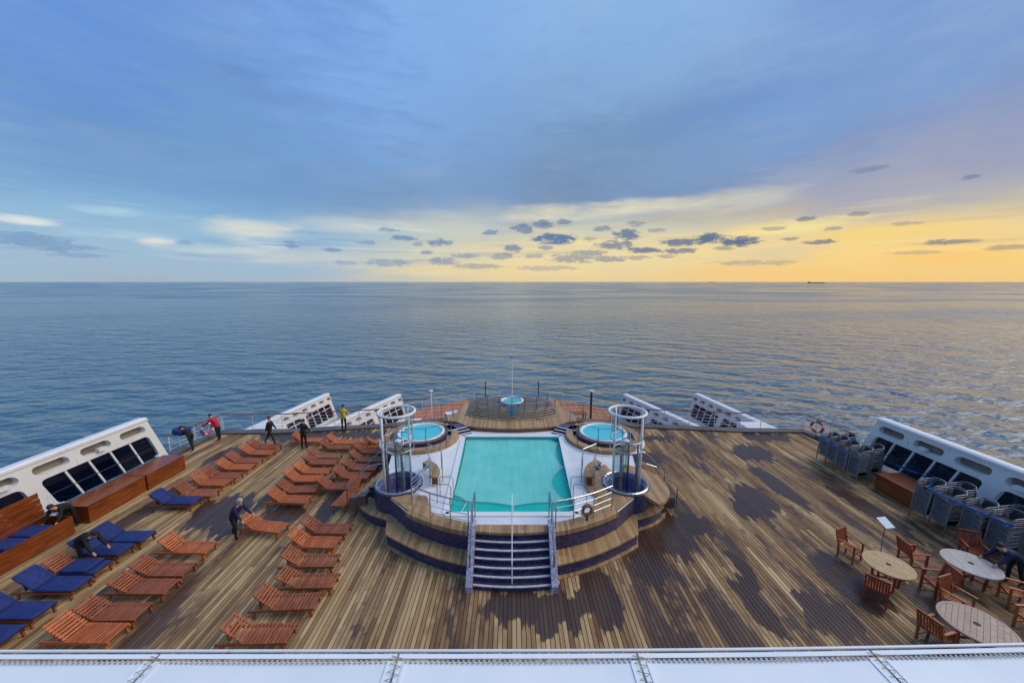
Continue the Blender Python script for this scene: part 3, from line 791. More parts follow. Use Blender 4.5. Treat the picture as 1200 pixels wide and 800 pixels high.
def wall_panel(label, p0, p1, z0, H, bays, ovals, out_sign, name='windscreen_wall', near=False, panes=5, cross=False, group=None):
    """a wall that runs from p0 to p1; s measured along it, raked at the far end; out_sign = side that faces the sea"""
    P0, P1 = Vector((p0[0], p0[1], z0)), Vector((p1[0], p1[1], z0))
    t_ = (P1 - P0); L = t_.length; t_.normalize(); nn = Vector((-t_.y, t_.x, 0)) * out_sign
    rake = 0.38
    def M(s, z, d): return P0 + t_ * (s - rake * z) + nn * d + Vector((0, 0, z))
    t = thing(name, label, 'windscreen', tuple(P0), 0, group)
    outer = [(0, 0), (L, 0), (L, H), (0, H)]
    hl = [stadium(s, z, w, h) for (s, z, w, h) in ovals] + [rrect(a, b, c, d, .22) for (a, b, c, d) in bays]
    bm = bmesh.new(); es = []
    for loop in [outer] + hl:
        vs = [bm.verts.new((q[0], q[1], 0)) for q in loop]
        for i in range(len(vs)): es.append(bm.edges.new((vs[i], vs[(i + 1) % len(vs)])))
    bmesh.ops.triangle_fill(bm, edges=es, use_beauty=True)
    ex = bmesh.ops.extrude_face_region(bm, geom=list(bm.faces))
    for v in [q for q in ex['geom'] if isinstance(q, bmesh.types.BMVert)]: v.co.z = 0.30
    bmesh.ops.recalc_face_normals(bm, faces=bm.faces)
    bm.verts.index_update()
    mb = MB().raw([M(v.co.x, v.co.y, v.co.z) for v in bm.verts], [[v.index for v in f.verts] for f in bm.faces]); bm.free()
    mb.build('wall_panel', 'white_paint', t)
    # cap along the top that overhangs outboard, rounded
    cp = MB(); prof = [(-.05, H - .04), (-.05, H + .06), (0.05, H + .12), (0.40, H + .10), (0.46, H), (0.42, H - .1)]
    vs = [M(0, z, d) for d, z in prof] + [M(L + .05, z, d) for d, z in prof]; n = len(prof)
    cp.raw(vs, [(i, i + 1, n + i + 1, n + i) for i in range(n - 1)] + [(n - 1, 0, n, 2 * n - 1), tuple(range(n))[::-1], tuple(range(n, 2 * n))])
    cp.build('cap', 'white_paint', t)
    for (a, b, c, d) in bays:
        for i in range(panes):
            s0, s1 = a + (b - a) * i / panes, a + (b - a) * (i + 1) / panes
            g = MB(); w = 0.03
            g.raw([M(s, z, 0.12 + q) for q in (0, .02) for (s, z) in ((s0 + w, c - .05), (s1 - w, c - .05), (s1 - w, d + .05), (s0 + w, d + .05))],
                  [(0, 1, 2, 3), (7, 6, 5, 4), (0, 4, 5, 1), (1, 5, 6, 2), (2, 6, 7, 3), (3, 7, 4, 0)])
            g.build('pane', 'dark_glass', t)
            if i:
                m = MB(); m.bar(M(s0, c - .05, 0.10), M(s0, d + .05, 0.10), 0.08, 0.10, tuple(nn)); m.build('mullion', 'white_paint', t)
        m = MB(); m.tube([M(a, c + (d - c) * .42, 0.07), M(b, c + (d - c) * .42, 0.07)], 0.03, 6); m.build('guard_rail', 'dark_metal', t)
        if cross:
            m = MB().bar(M(a, c + (d - c) * .7, 0.09), M(b, c + (d - c) * .7, 0.09), .05, .05); m.build('guard_rail', 'white_paint', t)
    for i, (s, z, w, h) in enumerate(ovals):
        m = MB().raw([M(q[0], q[1], 0.27) for q in stadium(s, z, w + .02, h + .02)], [tuple(range(14))])
        m.build('louvre_back', 'beige_back', t)
        if near:
            for q in range(3):
                m = MB(); zz = z - h * .28 + q * h * .28
                m.bar(M(s - w * .42, zz, .24), M(s + w * .42, zz, .24), .04, .015); m.build('louvre', 'beige_back', t)
    if near:
        for i in range(1, len(ovals), 2):
            s, z, w, h = ovals[i]
            f = MB(); f.bar(M(s + .1, z - .12, -.16), M(s + .1, z - .12, .05), .34, .14); lb = f.build('lamp', 'white_paint', t)
            f2 = MB(); f2.bar(M(s + .1, z - .2, -.10), M(s + .1, z - .2, .02), .26, .03); f2.build('lamp_lens', 'sheet_white', lb)
    return t


def near_wall(sg, label):  
    # s = 0 at Y = -5
    y0 = -5.0; top = 20.45
    ov = []
    y = 18.95 + 0.38 * 2.2 - y0
    while y > 1: ov.append((y - 0.3, 2.17, 1.3, .43)); y -= 1.76
    bays = []
    b1 = 20.05 - y0
    while b1 > 3: bays.append((b1 - 4.75, b1, 0.35, 1.72)); b1 -= 5.35
    return wall_panel(label, (sg * 19.85, y0), (sg * 19.85, top), 0.0, 2.62, bays, ov, 1 if sg < 0 else -1, near=True, group='white raked windscreens')


# direction +Y: left normal is -X; the sea lies at -X on the left and +X on the right
near_wall(-1, 'large white windscreen with oval vents behind the wooden chests')
near_wall(1, 'large white windscreen with oval vents behind the stacked chairs')


def far_wall(label, p0, p1, z0, sg, bays_n, name='windscreen_wall'):
    L = (Vector(p1) - Vector(p0)).length
    ov = []; s = L - .9
    while s > .8: ov.append((s + .7, 2.2, .62, .3)); s -= 1.05
    bays = []; b = L - .35
    for i in range(bays_n): bays.append((max(.3, b - 3.2), b, .3, 1.75)); b -= 3.7
    return wall_panel(label, p0, p1, z0, 2.6, [q for q in bays if q[1] - q[0] > 1], ov, 1 if sg < 0 else -1, cross=True, panes=4, group='white raked windscreens')


far_wall('white windscreen one deck down behind the person in yellow', (-18.2, 24.6), (-16.6, 34.2), -2.8, -1, 2)
far_wall('white windscreen one deck down right of the right shower tower', (18.2, 24.6), (16.6, 34.2), -2.8, 1, 2)
far_wall('white windscreen left of the stern steps beyond the left whirlpool', (-12.7, 26.0), (-9.8, 33.9), -2.8, -1, 2)
far_wall('white windscreen right of the stern steps beyond the right whirlpool', (12.7, 26.0), (9.8, 33.9), -2.8, 1, 2)


def hatch(label, x, y, sg):
    t = thing('sloped_hatch', label, 'hatch', (x, y, -2.8))
    m = MB(); v = [(x - 1.6, y, -2.8), (x + 1.6, y, -2.8), (x + 1.6, y + 1.6, -2.8), (x - 1.6, y + 1.6, -2.8)]
    hi = [(x - 1.5 if sg > 0 else x - .2, y + .1, -.1), (x + (.2 if sg > 0 else 1.5), y + .1, -.1), (x + (.2 if sg > 0 else 1.5), y + 1.3, -.1), (x - (1.5 if sg > 0 else .2), y + 1.3, -.1)]
    m.raw(v + hi, [(4, 5, 6, 7), (0, 1, 5, 4), (1, 2, 6, 5), (2, 3, 7, 6), (3, 0, 4, 7)]); m.build('housing', 'white_paint', t)
    xx = x - .65 * sg
    m = MB().box((xx, y + .06, -.7), (.7, .12, .5)); m.build('grille', 'beige_back', t)
    return t


hatch('white sloped vent housing beyond the left corner railing', -18.0, 24.75, -1)
hatch('white sloped vent housing beyond the right corner railing', 18.0, 24.9, 1)

# ------------------------------------------------------------------ pool terrace
TZ = 1.20
BC = (-4.95, 15.25); SC = (-5.15, 20.2)
left_half = ([(-6.9 * math.sin(R(a)), 18.85 - 6.9 * math.cos(R(a))) for a in (12.5, 17, 22, 27, 32, 36)]
             + arc(BC[0], BC[1], .97, 262, 150, 14)
             + [(-5.95, 16.9), (-6.2, 18.2)]
             + arc(SC[0], SC[1], 2.15, 222, 100, 12)
             + [(-4.6, 22.5), (-4.0, 22.4)])
T_OUT = [(-1.5, 12.12)] + left_half + mirror(left_half) + [(1.5, 12.12)]
POOL = [(-2.55, 13.15), (2.55, 13.15), (2.8, 20.55), (-2.8, 20.55)]


def build_terrace():
    t = setting('pool_terrace', (0, 17, 0))
    basins = [arc(BC[0], BC[1], .80, 0, 345, 23), [(-a, b) for a, b in arc(BC[0], BC[1], .80, 0, 345, 23)]]
    holed('x', T_OUT, [POOL] + basins, TZ, 'white_floor').build('white_floor', 'white_floor', t)
    n = len(T_OUT); s = MB()
    for i in range(n):
        a, b = T_OUT[i], T_OUT[(i + 1) % n]
        s.raw([(a[0], a[1], 0), (b[0], b[1], 0), (b[0], b[1], TZ), (a[0], a[1], TZ)], [(0, 1, 2, 3)])
    s.build('mosaic_fascia', 'mosaic_navy', t)
    # pool shell
    m = MB(); d = -0.35
    for i in range(4):
        a, b = POOL[i], POOL[(i + 1) % 4]
        m.raw([(a[0], a[1], TZ), (b[0], b[1], TZ), (b[0], b[1], d), (a[0], a[1], d)], [(0, 1, 2, 3)])
    m.raw([(q[0], q[1], d) for q in POOL], [(0, 1, 2, 3)]); m.build('pool_shell', 'basin_teal', t)
    # underwater step along the front wall
    m = MB().box((0, 13.55, .2), (5.0, .7, 1.0)); m.build('underwater_step', 'basin_teal', t)
    # pool coping, proud of the floor
    m = MB(); 
    for i in range(4):
        a, b = Vector(POOL[i] + (TZ + .02,)), Vector(POOL[(i + 1) % 4] + (TZ + .02,)); m.bar(a, b, .26, .05)
    m.build('coping', 'white_paint', t)
    # timber rim along the front curve, both sides of the stair
    for sg in (-1, 1):
        m = MB(); A = [(sg * 6.97 * math.sin(R(a)), 18.85 - 6.97 * math.cos(R(a))) for a in range(12, 38, 2)]
        B = [(sg * 6.45 * math.sin(R(a)), 18.85 - 6.45 * math.cos(R(a))) for a in range(12, 38, 2)]
        for i in range(len(A) - 1): m.prism([A[i], A[i + 1], B[i + 1], B[i]], TZ - .10, TZ + .07)
        m.build('timber_rim', 'rim_wood', t)
        # timber lobe round the shower basin, a kerb of mosaic and metal
        m = MB().ring_sector((sg * -BC[0] * -1 if sg < 0 else -BC[0], BC[1]), 0.90, 1.80, TZ - .05, TZ + .085, R(-60) if sg < 0 else R(104), R(76) if sg < 0 else R(240), 20)
        m.build('timber_lobe', 'rim_wood', t)
        cx = BC[0] if sg < 0 else -BC[0]
        m = MB().lathe([(.82, .62), (.82, TZ + .10), (.92, TZ + .10)], (cx, BC[1], 0), 32); m.build('basin_lining', 'mosaic_violet', t)
        m = MB().lathe([(.92, TZ + .10), (1.02, TZ + .10), (1.02, .05)], (cx, BC[1], 0), 32); m.build('basin_wall', 'mosaic_navy', t)
        m = MB().tube([(cx + .93 * math.cos(2 * PI * i / 40), BC[1] + .93 * math.sin(2 * PI * i / 40), TZ + .13) for i in range(40)], .06, 6, True); m.build('basin_rim', 'steel', t)
        m = MB().lathe([(0.01, .62), (.83, .62)], (cx, BC[1], 0), 32); m.build('basin_floor', 'mosaic_violet', t)
        m = MB().lathe([(0.01, .64), (.30, .64), (.30, .62)], (cx + .05, BC[1] - .38, 0), 16); m.build('drain_grate', 'cream' if sg < 0 else 'teak_red', t)
        MB().prism([(sg * a, b) for a, b in ((4.03, 13.33), (4.98, 14.22), (4.6, 14.42), (3.55, 14.35), (3.15, 13.5), (3.2, 12.85))], TZ - .02, TZ + .078).build('timber_corner', 'rim_wood', t)
        # bench ring round the whirlpool
        sx = SC[0] if sg < 0 else -SC[0]
        m = MB().lathe([(2.14, TZ - .02), (2.14, TZ + .05), (2.08, TZ + .05), (2.08, TZ + .24), (1.70, TZ + .24), (1.70, TZ)], (sx, SC[1], 0), 40); m.build('timber_bench_ring', 'rim_wood', t)
        m = MB().lathe([(2.26, TZ - .01), (2.26, TZ + .04), (2.13, TZ + .04)], (sx, SC[1], 0), 40); m.build('white_kerb', 'white_paint', t)
        # low seat step outside the terrace
        pts = smooth_line([(1.45, 11.45), (2.45, 11.75), (3.6, 12.3), (4.8, 13.05)], 4) + [(5.05, 13.98)] + smooth_line([(5.1, 13.98), (5.75, 14.25), (6.3, 14.65), (6.75, 15.2)], 4)
        inner = [(6.35, 15.55), (5.6, 15.0), (4.5, 14.2), (3.9, 13.5), (2.4, 12.6), (1.45, 12.3)]
        poly = [(sg * a, b) for a, b in pts + inner]
        MB().prism(poly, 0, .44).build('seat_fascia', 'mosaic_navy', t)
        pts2 = [(a + .05 * (a / 7), b - .06) for a, b in pts]
        MB().prism([(sg * a, b) for a, b in pts2 + inner], .441, .50).build('seat_top', 'rim_wood', t)
        MB().prism([(sg * (a + .02), b - .14) for a, b in pts] + [(sg * a, b) for a, b in inner], -.005, .035).build('seat_footing', 'rim_wood', t)
    # after terrace
    ft = smooth_line([(-2.75, 21.45), (-1.6, 21.2), (0, 21.05), (1.6, 21.2), (2.75, 21.45)], 4)
    side = [(3.35, 22.1), (4.0, 22.3), (4.2, 23.2), (3.5, 24.0), (3.3, 26.2), (-3.3, 26.2), (-3.5, 24.0), (-4.2, 23.2), (-4.0, 22.3), (-3.35, 22.1)]
    MB().prism(ft + side, 0, TZ + .20).build('aft_terrace_wall', 'rail_wood', t)
    MB().prism([(a, b - .03) for a, b in ft] + side, TZ + .201, TZ + .28).build('aft_terrace_top', 'rim_wood', t)
    # three steps each side between the white floor and the after terrace
    for sg in (-1, 1):
        st = MB()
        for i in range(3):
            z1 = TZ + .08 * (i + 1)
            a = Vector((2.35 + .17 * i, 20.98 + .2 * i)); b = Vector((3.35 + .17 * i, 20.35 + .2 * i)); q = Vector((.17, .3))
            poly = [(sg * v.x, v.y) for v in (a, b, b + q * 2.4, a + q * 2.4)]
            MB().prism(poly, TZ - .01, z1).build('step', 'mosaic_navy', t)
            e = MB(); e.bar((sg * a.x, a.y, z1), (sg * b.x, b.y, z1), .06, .03); e.build('step_nosing', 'white_paint', t)
    # bowed steps rising aft
    for i in range(5):
        r = 5.0 - .26 * i; zb = TZ + .28
        A = [(r * math.sin(R(a)), 27.3 - r * math.cos(R(a))) for a in range(-37, 38, 3)]
        yb = 26.15
        poly = A + [(A[-1][0] - .1, yb), (A[0][0] + .1, yb)]
        MB().prism(poly, zb + .002, zb + .05 * (i + 1)).build('bowed_step', 'step_grey', t)
        e = MB().tube([(a, b - .005, zb + .05 * (i + 1)) for a, b in A], .028, 5); e.build('step_nosing', 'cream', t)
    return t


build_terrace()

pw = MB().raw([(q[0], q[1], 1.0) for q in POOL], [(0, 1, 2, 3)]).build('pool_water', 'pool_water'); pw['kind'] = 'structure'


def build_net():
    t = thing('pool_net', 'pale mesh safety net stretched over the turquoise pool with scalloped edges', 'pool net', (0, 17, 1.06))
    def sag(a, b, d, n=6):
        a, b = Vector(a), Vector(b); nn = Vector((-(b - a).y, (b - a).x)).normalized()
        return [tuple(a.lerp(b, i / n) + nn * (d * 4 * (i / n) * (1 - i / n))) for i in range(n)]
    o = []
    o += sag((-2.45, 14.75), (-1.85, 14.25), .04) + sag((-1.85, 14.25), (.05, 13.95), .10) + sag((.05, 13.95), (1.75, 14.2), .10) + sag((1.75, 14.2), (2.3, 14.25), .05)
    o += sag((2.3, 14.25), (2.5, 17.1), .62, 10) + sag((2.5, 17.1), (2.6, 19.9), .28, 8) + sag((2.6, 19.9), (2.2, 20.35), .05) + sag((2.2, 20.35), (-2.6, 20.4), .0)
    o += sag((-2.6, 20.4), (-2.45, 14.75), .06, 8)
    m = MB().raw([(a, b, 1.05) for a, b in o], [tuple(range(len(o)))]); m.build('mesh_sheet', 'net', t)
    m = MB().tube([(a, b, 1.06) for a, b in o], .012, 5, True); m.build('border_rope', 'rope', t)
    for a, b in (((-1.85, 14.25), (-2.0, 13.0)), ((.05, 13.95), (.05, 13.0)), ((1.75, 14.2), (1.9, 13.0)), ((2.5, 17.1), (2.75, 17.3)), ((2.6, 19.9), (2.9, 20.1))):
        m = MB().tube([(a[0], a[1], 1.06), (b[0], b[1], TZ + .06)], .012, 4); m.build('tie_line', 'white_paint', t)


build_net()


def whirlpool(label, c, z, r, tilt=0):
    t = thing('whirlpool', label, 'whirlpool', (c[0], c[1], z), 0, 'whirlpools on the pool terrace')
    m = MB().lathe([(r + .16, z), (r + .16, z + .26)], (c[0], c[1], 0), 36); m.build('mosaic_surround', 'mosaic_navy', t)
    m = MB().lathe([(r + .19, z + .26), (r + .19, z + .32), (r + .0, z + .34)], (c[0], c[1], 0), 36); m.build('timber_collar', 'step_grey', t)
    m = MB().lathe([(r + .02, z + .33), (r + .02, z + .39), (r - .08, z + .41), (r - .15, z + .38), (r - .17, z + .1)], (c[0], c[1], 0), 36); m.build('tub_rim', 'tub_white', t, True)
    m = MB().lathe([(r - .16, z + .3), (r - .3, z - .25), (.01, z - .28)], (c[0], c[1], 0), 36); m.build('tub_shell', 'tub_cyan', t, True)
    m = MB().lathe([(r - .16, z + .33), (.01, z + .33)], (c[0], c[1], 0), 36); m.build('water', 'spa_water', t)
    return t


whirlpool('round whirlpool of bright blue water beyond the left shower tower', SC, TZ + .05, 1.30)
whirlpool('round whirlpool of bright blue water beyond the right shower tower', (-SC[0], SC[1]), TZ + .05, 1.30)
whirlpool('small pale blue tub at the stern below the flagstaff', (0, 25.3), 1.46, .8)


def build_stairs():
    t = thing('pool_staircase', 'broad front staircase of navy mosaic risers with pale nosings up to the pool', 'staircase', (0, 11.5, 0))
    rise = (TZ + .02) / 7; run = .195
    for i in range(7):
        y0 = 10.98 + run * i - .04; z1 = rise * (i + 1)
        front = [(x, y0 - .10 * (1 - (x / 1.3) ** 2)) for x in (-1.28, -.85, -.42, 0, .42, .85, 1.28)]
        top = i == 6
        st = MB().prism(front + [(1.28, y0 + run + .03 if not top else 12.11), (-1.28, y0 + run + .03 if not top else 12.11)], .0 if i == 0 else z1 - rise - .03, z1 - .02).build('step', 'mosaic_navy', t)
        if top:
            MB().prism([(a, b - .03) for a, b in front] + [(1.28, 12.45), (-1.28, 12.45)], z1 - .03, z1 + .06).build('landing', 'rim_wood', t)
        else:
            m = MB(); F = [(a, b - .03) for a, b in front]
            for (a, b) in zip(F[:-1], F[1:]): m.bar((a[0], a[1] + .03, z1 - .005), (b[0], b[1] + .03, z1 - .005), .07, .03)
            m.build('nosing', 'nosing_grey', t)
            MB().prism([(a, b + .04) for a, b in front] + [(1.28, y0 + run), (-1.28, y0 + run)], z1 - .03, z1 - .012).build('tread', 'mosaic_navy', t)
    for sg in (-1, 1):
        m = MB(); x = sg * 1.40
        pr = [(10.78, 0), (10.78, .22), (12.05, TZ + .30), (12.45, TZ + .30), (12.45, 0)]
        vs = [(x - .11, a, b) for a, b in pr] + [(x + .11, a, b) for a, b in pr]; n = len(pr)
        m.raw(vs, [tuple(range(n)), tuple(range(2 * n - 1, n - 1, -1))] + [(i, n + i, n + (i + 1) % n, (i + 1) % n) for i in range(n)]); m.build('stringer', 'mosaic_pale', t)
        m = MB().tube([(x, 11.2, .45), (x, 11.15, 1.1), (x, 11.3, 1.25), (x, 12.2, TZ + 1.05), (x, 12.95, TZ + 1.05), (x, 13.0, TZ + .95), (x, 13.0, TZ)], .03, 6); m.build('handrail', 'steel', t)
        m = MB().tube([(x, 12.2, TZ + .2), (x, 12.2, TZ + 1.05)], .024, 6); m.build('post', 'steel', t)
    m = MB().tube([(0, 10.98, .0), (0, 10.95, .95), (0, 11.1, 1.06), (0, 12.2, TZ + 1.02), (0, 12.85, TZ + 1.02), (0, 12.9, TZ)], .018, 6); m.build('handrail', 'white_paint', t)
    m = MB().tube([(0, 12.2, TZ), (0, 12.2, TZ + .98)], .022, 6); m.build('post', 'dark_metal', t)


build_stairs()


def side_stair(sg, label):
    t = thing('side_staircase', label, 'staircase', (sg * 6.5, 16.1, 0), 0, 'side stairs to the shower basins')
    for i in range(5):
        z1 = .24 * (i + 1); x0 = 7.2 - .27 * i
        m = MB().prism([(sg * x0, 15.55), (sg * (x0 - .32), 15.55), (sg * (x0 - .32), 16.75), (sg * x0, 16.75)], 0, z1 - .03); m.build('riser', 'mosaic_navy', t)
        m = MB().box((sg * (x0 - .14), 16.15, z1 - .014), (.33, 1.22, .03)); m.build('tread', 'rim_wood', t)
    for y in (15.45, 16.85):
        m = MB().tube([(sg * 7.35, y, .0), (sg * 7.35, y, .95), (sg * 6.35, y, 1.95), (sg * 5.9, y, 2.1), (sg * 5.45, y, 2.1), (sg * 5.45, y, 1.2)], .026, 6); m.build('handrail', 'steel', t)
    for (x, y, h) in ((6.95, 15.25, .5), (6.45, 14.95, .75)):
        m = MB().box((sg * x, y, h / 2 + .2), (.34, .3, h)); m.build('newel_block', 'step_grey', t)
    return t


side_stair(-1, 'small side stair with bent handrails beside the crowded teak loungers')
side_stair(1, 'small side stair with bent handrails facing the open wet deck')


def shower_tower(sg, label):
    cx, cy = sg * 4.85, 15.1
    t = thing('shower_tower', label, 'shower tower', (cx, cy, .62), 0, 'ring topped shower towers')
    def ring(r, z, rr, mat_, nm='ring'):
        m = MB().tube([(cx + r * math.cos(2 * PI * i / 40), cy + r * math.sin(2 * PI * i / 40), z) for i in range(40)], rr, 8, True); return m.build(nm, mat_, t, True)
    ring(.75, 4.62, .06, 'white_paint', 'crown_ring'); ring(.66, 3.45, .022, 'steel'); ring(.5, 2.95, .035, 'steel'); ring(.66, 3.05, .018, 'steel')
    for (a, z1, r, mt) in ((180, 4.6, .05, 'white_paint'), (60, 4.6, .05, 'white_paint'), (-60, 2.95, .07, 'steel_grey'), (120, 3.45, .04, 'steel_grey'), (-120, 3.45, .05, 'steel_grey')):
        a = a if sg < 0 else 180 - a
        x, y = cx + .66 * math.cos(R(a)), cy + .66 * math.sin(R(a))
        m = MB().tube([(x, y, .6), (x, y, z1)], r, 10); m.build('post', mt, t, True)
    # half-round screen below the crown, a second tall one at the back of the basin
    a0, a1 = (10, 75) if sg < 0 else (105, 170)
    m = MB().ring_sector((cx, cy), .62, .65, 3.55, 4.5, R(a0), R(a1), 8); m.build('screen', 'clear_glass', t)
    for q in range(5):
        a = R(a0 + (a1 - a0) * q / 4); m = MB().tube([(cx + .635 * math.cos(a), cy + .635 * math.sin(a), 3.5), (cx + .635 * math.cos(a), cy + .635 * math.sin(a), 4.6)], .012, 4); m.build('screen_rod', 'white_paint', t)
    m = MB().ring_sector((cx, cy), .60, .63, .7, 2.9, R(60), R(120), 8); m.build('screen', 'clear_glass', t)
    m = MB().tube([(cx, cy + .35, .62), (cx, cy + .35, 3.3), (cx, cy + .05, 3.4)], .05, 8); m.build('shower_pipe', 'steel', t)
    m = MB().lathe([(.01, 3.42), (.13, 3.36), (.15, 3.31), (.01, 3.3)], (cx, cy, 0), 12); m.build('shower_head', 'white_paint', t)
    m = MB().box((cx - sg * .05, cy + .3, 3.12), (.2, .14, .24)); m.build('control_box', 'white_paint', t)
    return t


shower_tower(-1, 'tall shower tower with white crown ring beside the teak loungers')
shower_tower(1, 'tall shower tower with white crown ring on the open deck side')

# stainless railings on the terrace
fr = lambda a, r=6.72: (r * math.sin(R(a)), 18.85 - r * math.cos(R(a)), TZ + .07)
railing('stainless front railing of the pool terrace left of the stair', [fr(-35), fr(-27), fr(-19.5), fr(-13.5)], 1.0, 3, False, posts=1, mat_='steel', group='stainless pool railings')
railing('stainless front railing of the pool terrace right of the stair', [fr(13.5), fr(19.5), fr(27), fr(35)], 1.0, 3, False, posts=1, mat_='steel', group='stainless pool railings')
for sg, w in ((-1, 'left'), (1, 'right')):
    railing(f'slanted stainless railing between the {w} shower basin and the pool', [(sg * 3.98, 13.75, TZ + .08), (sg * 3.55, 15.1, TZ + .08), (sg * 3.65, 15.7, TZ + .08)], 1.0, 5, False, posts=1, mat_='steel', group='stainless pool railings')
    railing(f'stainless handrail beside the white floor near the {w} basin', [(sg * 4.1, 17.3, TZ), (sg * 3.35, 16.7, TZ), (sg * 3.1, 15.6, TZ)], 1.0, 0, False, posts=1, mat_='steel', group='stainless pool railings')
    railing(f'thin dark railing around the near side of the {w} whirlpool', [(sg * 6.6, 18.5, TZ + .24), (sg * 5.6, 18.1, TZ + .28), (sg * 4.4, 18.15, TZ + .28), (sg * 3.5, 18.9, TZ + .28)], 1.15, 1, False, posts=1, mat_='dark_metal', post_r=.016, top_r=.012, bar_r=.008, group='whirlpool railings')
    railing(f'grey railing on the aft edge behind the {w} whirlpool', [(sg * 9.0, 25.3, .1), (sg * 5.2, 26.4, .1), (sg * 3.4, 26.4, .1)], 1.0, 3, False, mat_='steel_grey', post_r=.022, top_r=.022, group='aft terrace railings')
    railing(f'bent steel handrail at the aft steps near the {w} whirlpool', [(sg * 3.55, 20.8, TZ), (sg * 3.55, 21.9, TZ + .28)], .95, 0, False, mat_='steel', posts=1, group='aft step handrails')
    # ladder
    t = thing('pool_ladder', f'thin steel pool ladder with two grab hoops at the {w} front of the pool', 'pool ladder', (sg * 2.6, 14.2, 1.0), 0, 'pool ladders')
    for y in (13.9, 14.5):
        MB().tube([(sg * 2.45, y, .1), (sg * 2.45, y, 1.95), (sg * 2.5, y, 2.02), (sg * 2.95, y, 2.02), (sg * 3.0, y, 1.95), (sg * 3.0, y, TZ)], .02, 6).build('grab_hoop', 'steel', t)
    for z in (.3, .6, .9):
        MB().box((sg * 2.45, 14.2, z), (.1, .6, .03)).build('rung', 'steel', t)
    # bench
    t = thing('curved_bench', f'curved teak bench on the white floor beside the {w} shower basin', 'bench', (sg * 3.2, 15.6, TZ), 0, 'curved teak benches')
    cx = sg * 4.95
    ang = (-4, 58) if sg < 0 else (122, 184)
    n = 7
    for i in range(n):
        a0 = ang[0] + (ang[1] - ang[0]) * i / n; a1 = a0 + (ang[1] - ang[0]) / n - .9
        MB().ring_sector((cx, 15.25), 1.42, 1.78, TZ + .40, TZ + .46, R(a0), R(a1), 2).build('seat_board', 'rim_wood', t)
    for i in (0, 1, 2):
        a0 = ang[0] + (ang[1] - ang[0]) * (i * .47 + .01)
        MB().ring_sector((cx, 15.25), 1.47, 1.72, TZ + .09, TZ + .40, R(a0), R(a0 + 4), 1).build('support', 'rail_wood', t)

railing('curved pale handrail round the bowed aft steps', [(4.75 * math.sin(R(a)), 27.3 - 4.75 * math.cos(R(a)), TZ + .30) for a in range(-36, 37, 9)], .95, 1, False, posts=1, mat_='aluminium', group='aft terrace railings', bar_r=.014, top_r=.026)
railing('inner curved pale handrail on the upper bowed aft steps', [(4.0 * math.sin(R(a)), 27.3 - 4.0 * math.cos(R(a)), TZ + .5) for a in range(-36, 37, 12)], .95, 2, False, posts=1, mat_='steel_grey', group='aft terrace railings', bar_r=.014, top_r=.024)
t = thing('notice_board', 'pale blue grey board standing in the middle of the bowed aft steps', 'board', (0, 22.5, TZ + .4))
MB().box((0, 22.6, TZ + .80), (.62, .06, .72)).build('panel', 'board_blue', t)
for s in (-.26, .26): MB().box((s, 22.62, TZ + .5), (.05, .05, .7)).build('post', 'steel_grey', t)

t = thing('flagstaff', 'tall thin white flagstaff at the centre of the stern', 'flagstaff', (0, 40.4, -2.8))
MB().tube([(0, 40.4, -2.8), (0, 40.4, 1.75)], [.07, .04], 8).build('pole', 'white_paint', t)
MB().lathe([(.01, 1.85), (.09, 1.8), (.09, 1.72), (.01, 1.7)], (0, 40.4, 0), 8).build('truck', 'dark_metal', t)
for x, w in ((-2.9, 'left'), (2.9, 'right')):
    t = thing('stern_post', f'short dark thin post {w} of the flagstaff', 'post', (x, 39.8, -2.8), 0, 'thin dark stern posts')  # bare thin stanchion with a plain cap, carries no lamp
    MB().tube([(x, 39.8, -2.8), (x, 39.8, -.9)], .05, 6).build('pole', 'dark_metal', t); MB().box((x, 39.8, -.85), (.12, .12, .14)).build('cap', 'dark_metal', t)
for x, y, w in ((-7.6, 34.0, 'left'), (7.45, 34.0, 'right')):
    t = thing('deck_lamp', f'white topped lamp on a stalk beyond the {w} whirlpool', 'lamp', (x, y, -2.8), 0, 'white topped deck lamps')
    MB().tube([(x, y, -2.8), (x, y, -.25)], .06 if x < 0 else .1, 8).build('stalk', 'white_paint' if x < 0 else 'dark_metal', t)
    MB().lathe([(.01, .0), (.18, -.03), (.2, -.11), (.08, -.2), (.01, -.2)], (x, y, 0), 14).build('lamp_head', 'white_paint', t)
for i, (x, y, rz, lb) in enumerate([(-8.6, 31.6, .2, 'white table on the lower deck behind the left whirlpool'), (-5.6, 33.6, .5, 'pale table on the lower deck left of the stern steps'), (8.3, 31.4, -.2, 'brown table on the lower deck behind the right whirlpool'), (6.3, 33.6, .1, 'small wooden table on the lower deck right of the stern steps')]):
    t = thing('deck_table', lb, 'table', (x, y, -2.8), rz)
    local(MB().box((0, 0, .72), (1.2, .8, .06)), 'tabletop', 'white_paint' if i < 2 else 'teak_brown', t)
    for a in (-.5, .5):
        for b in (-.32, .32): local(MB().box((a, b, .345), (.07, .07, .69)), 'leg', 'steel_grey', t)

gb = lifebuoy('tan ring buoy on a short dark stand at the right front of the pool rim', (2.78, 12.72, TZ + .47), (PI / 2, 0, R(12)), ('gold_ring', 'rail_wood'), .175, .06)
local(MB().box((0, -.52 + .1, 0), (.06, .62, .06)), 'stand', 'dark_metal', gb)

# ------------------------------------------------------------------ loungers
SEAT, WID, BK = 1.24, .62, .70
BANG = R(36)


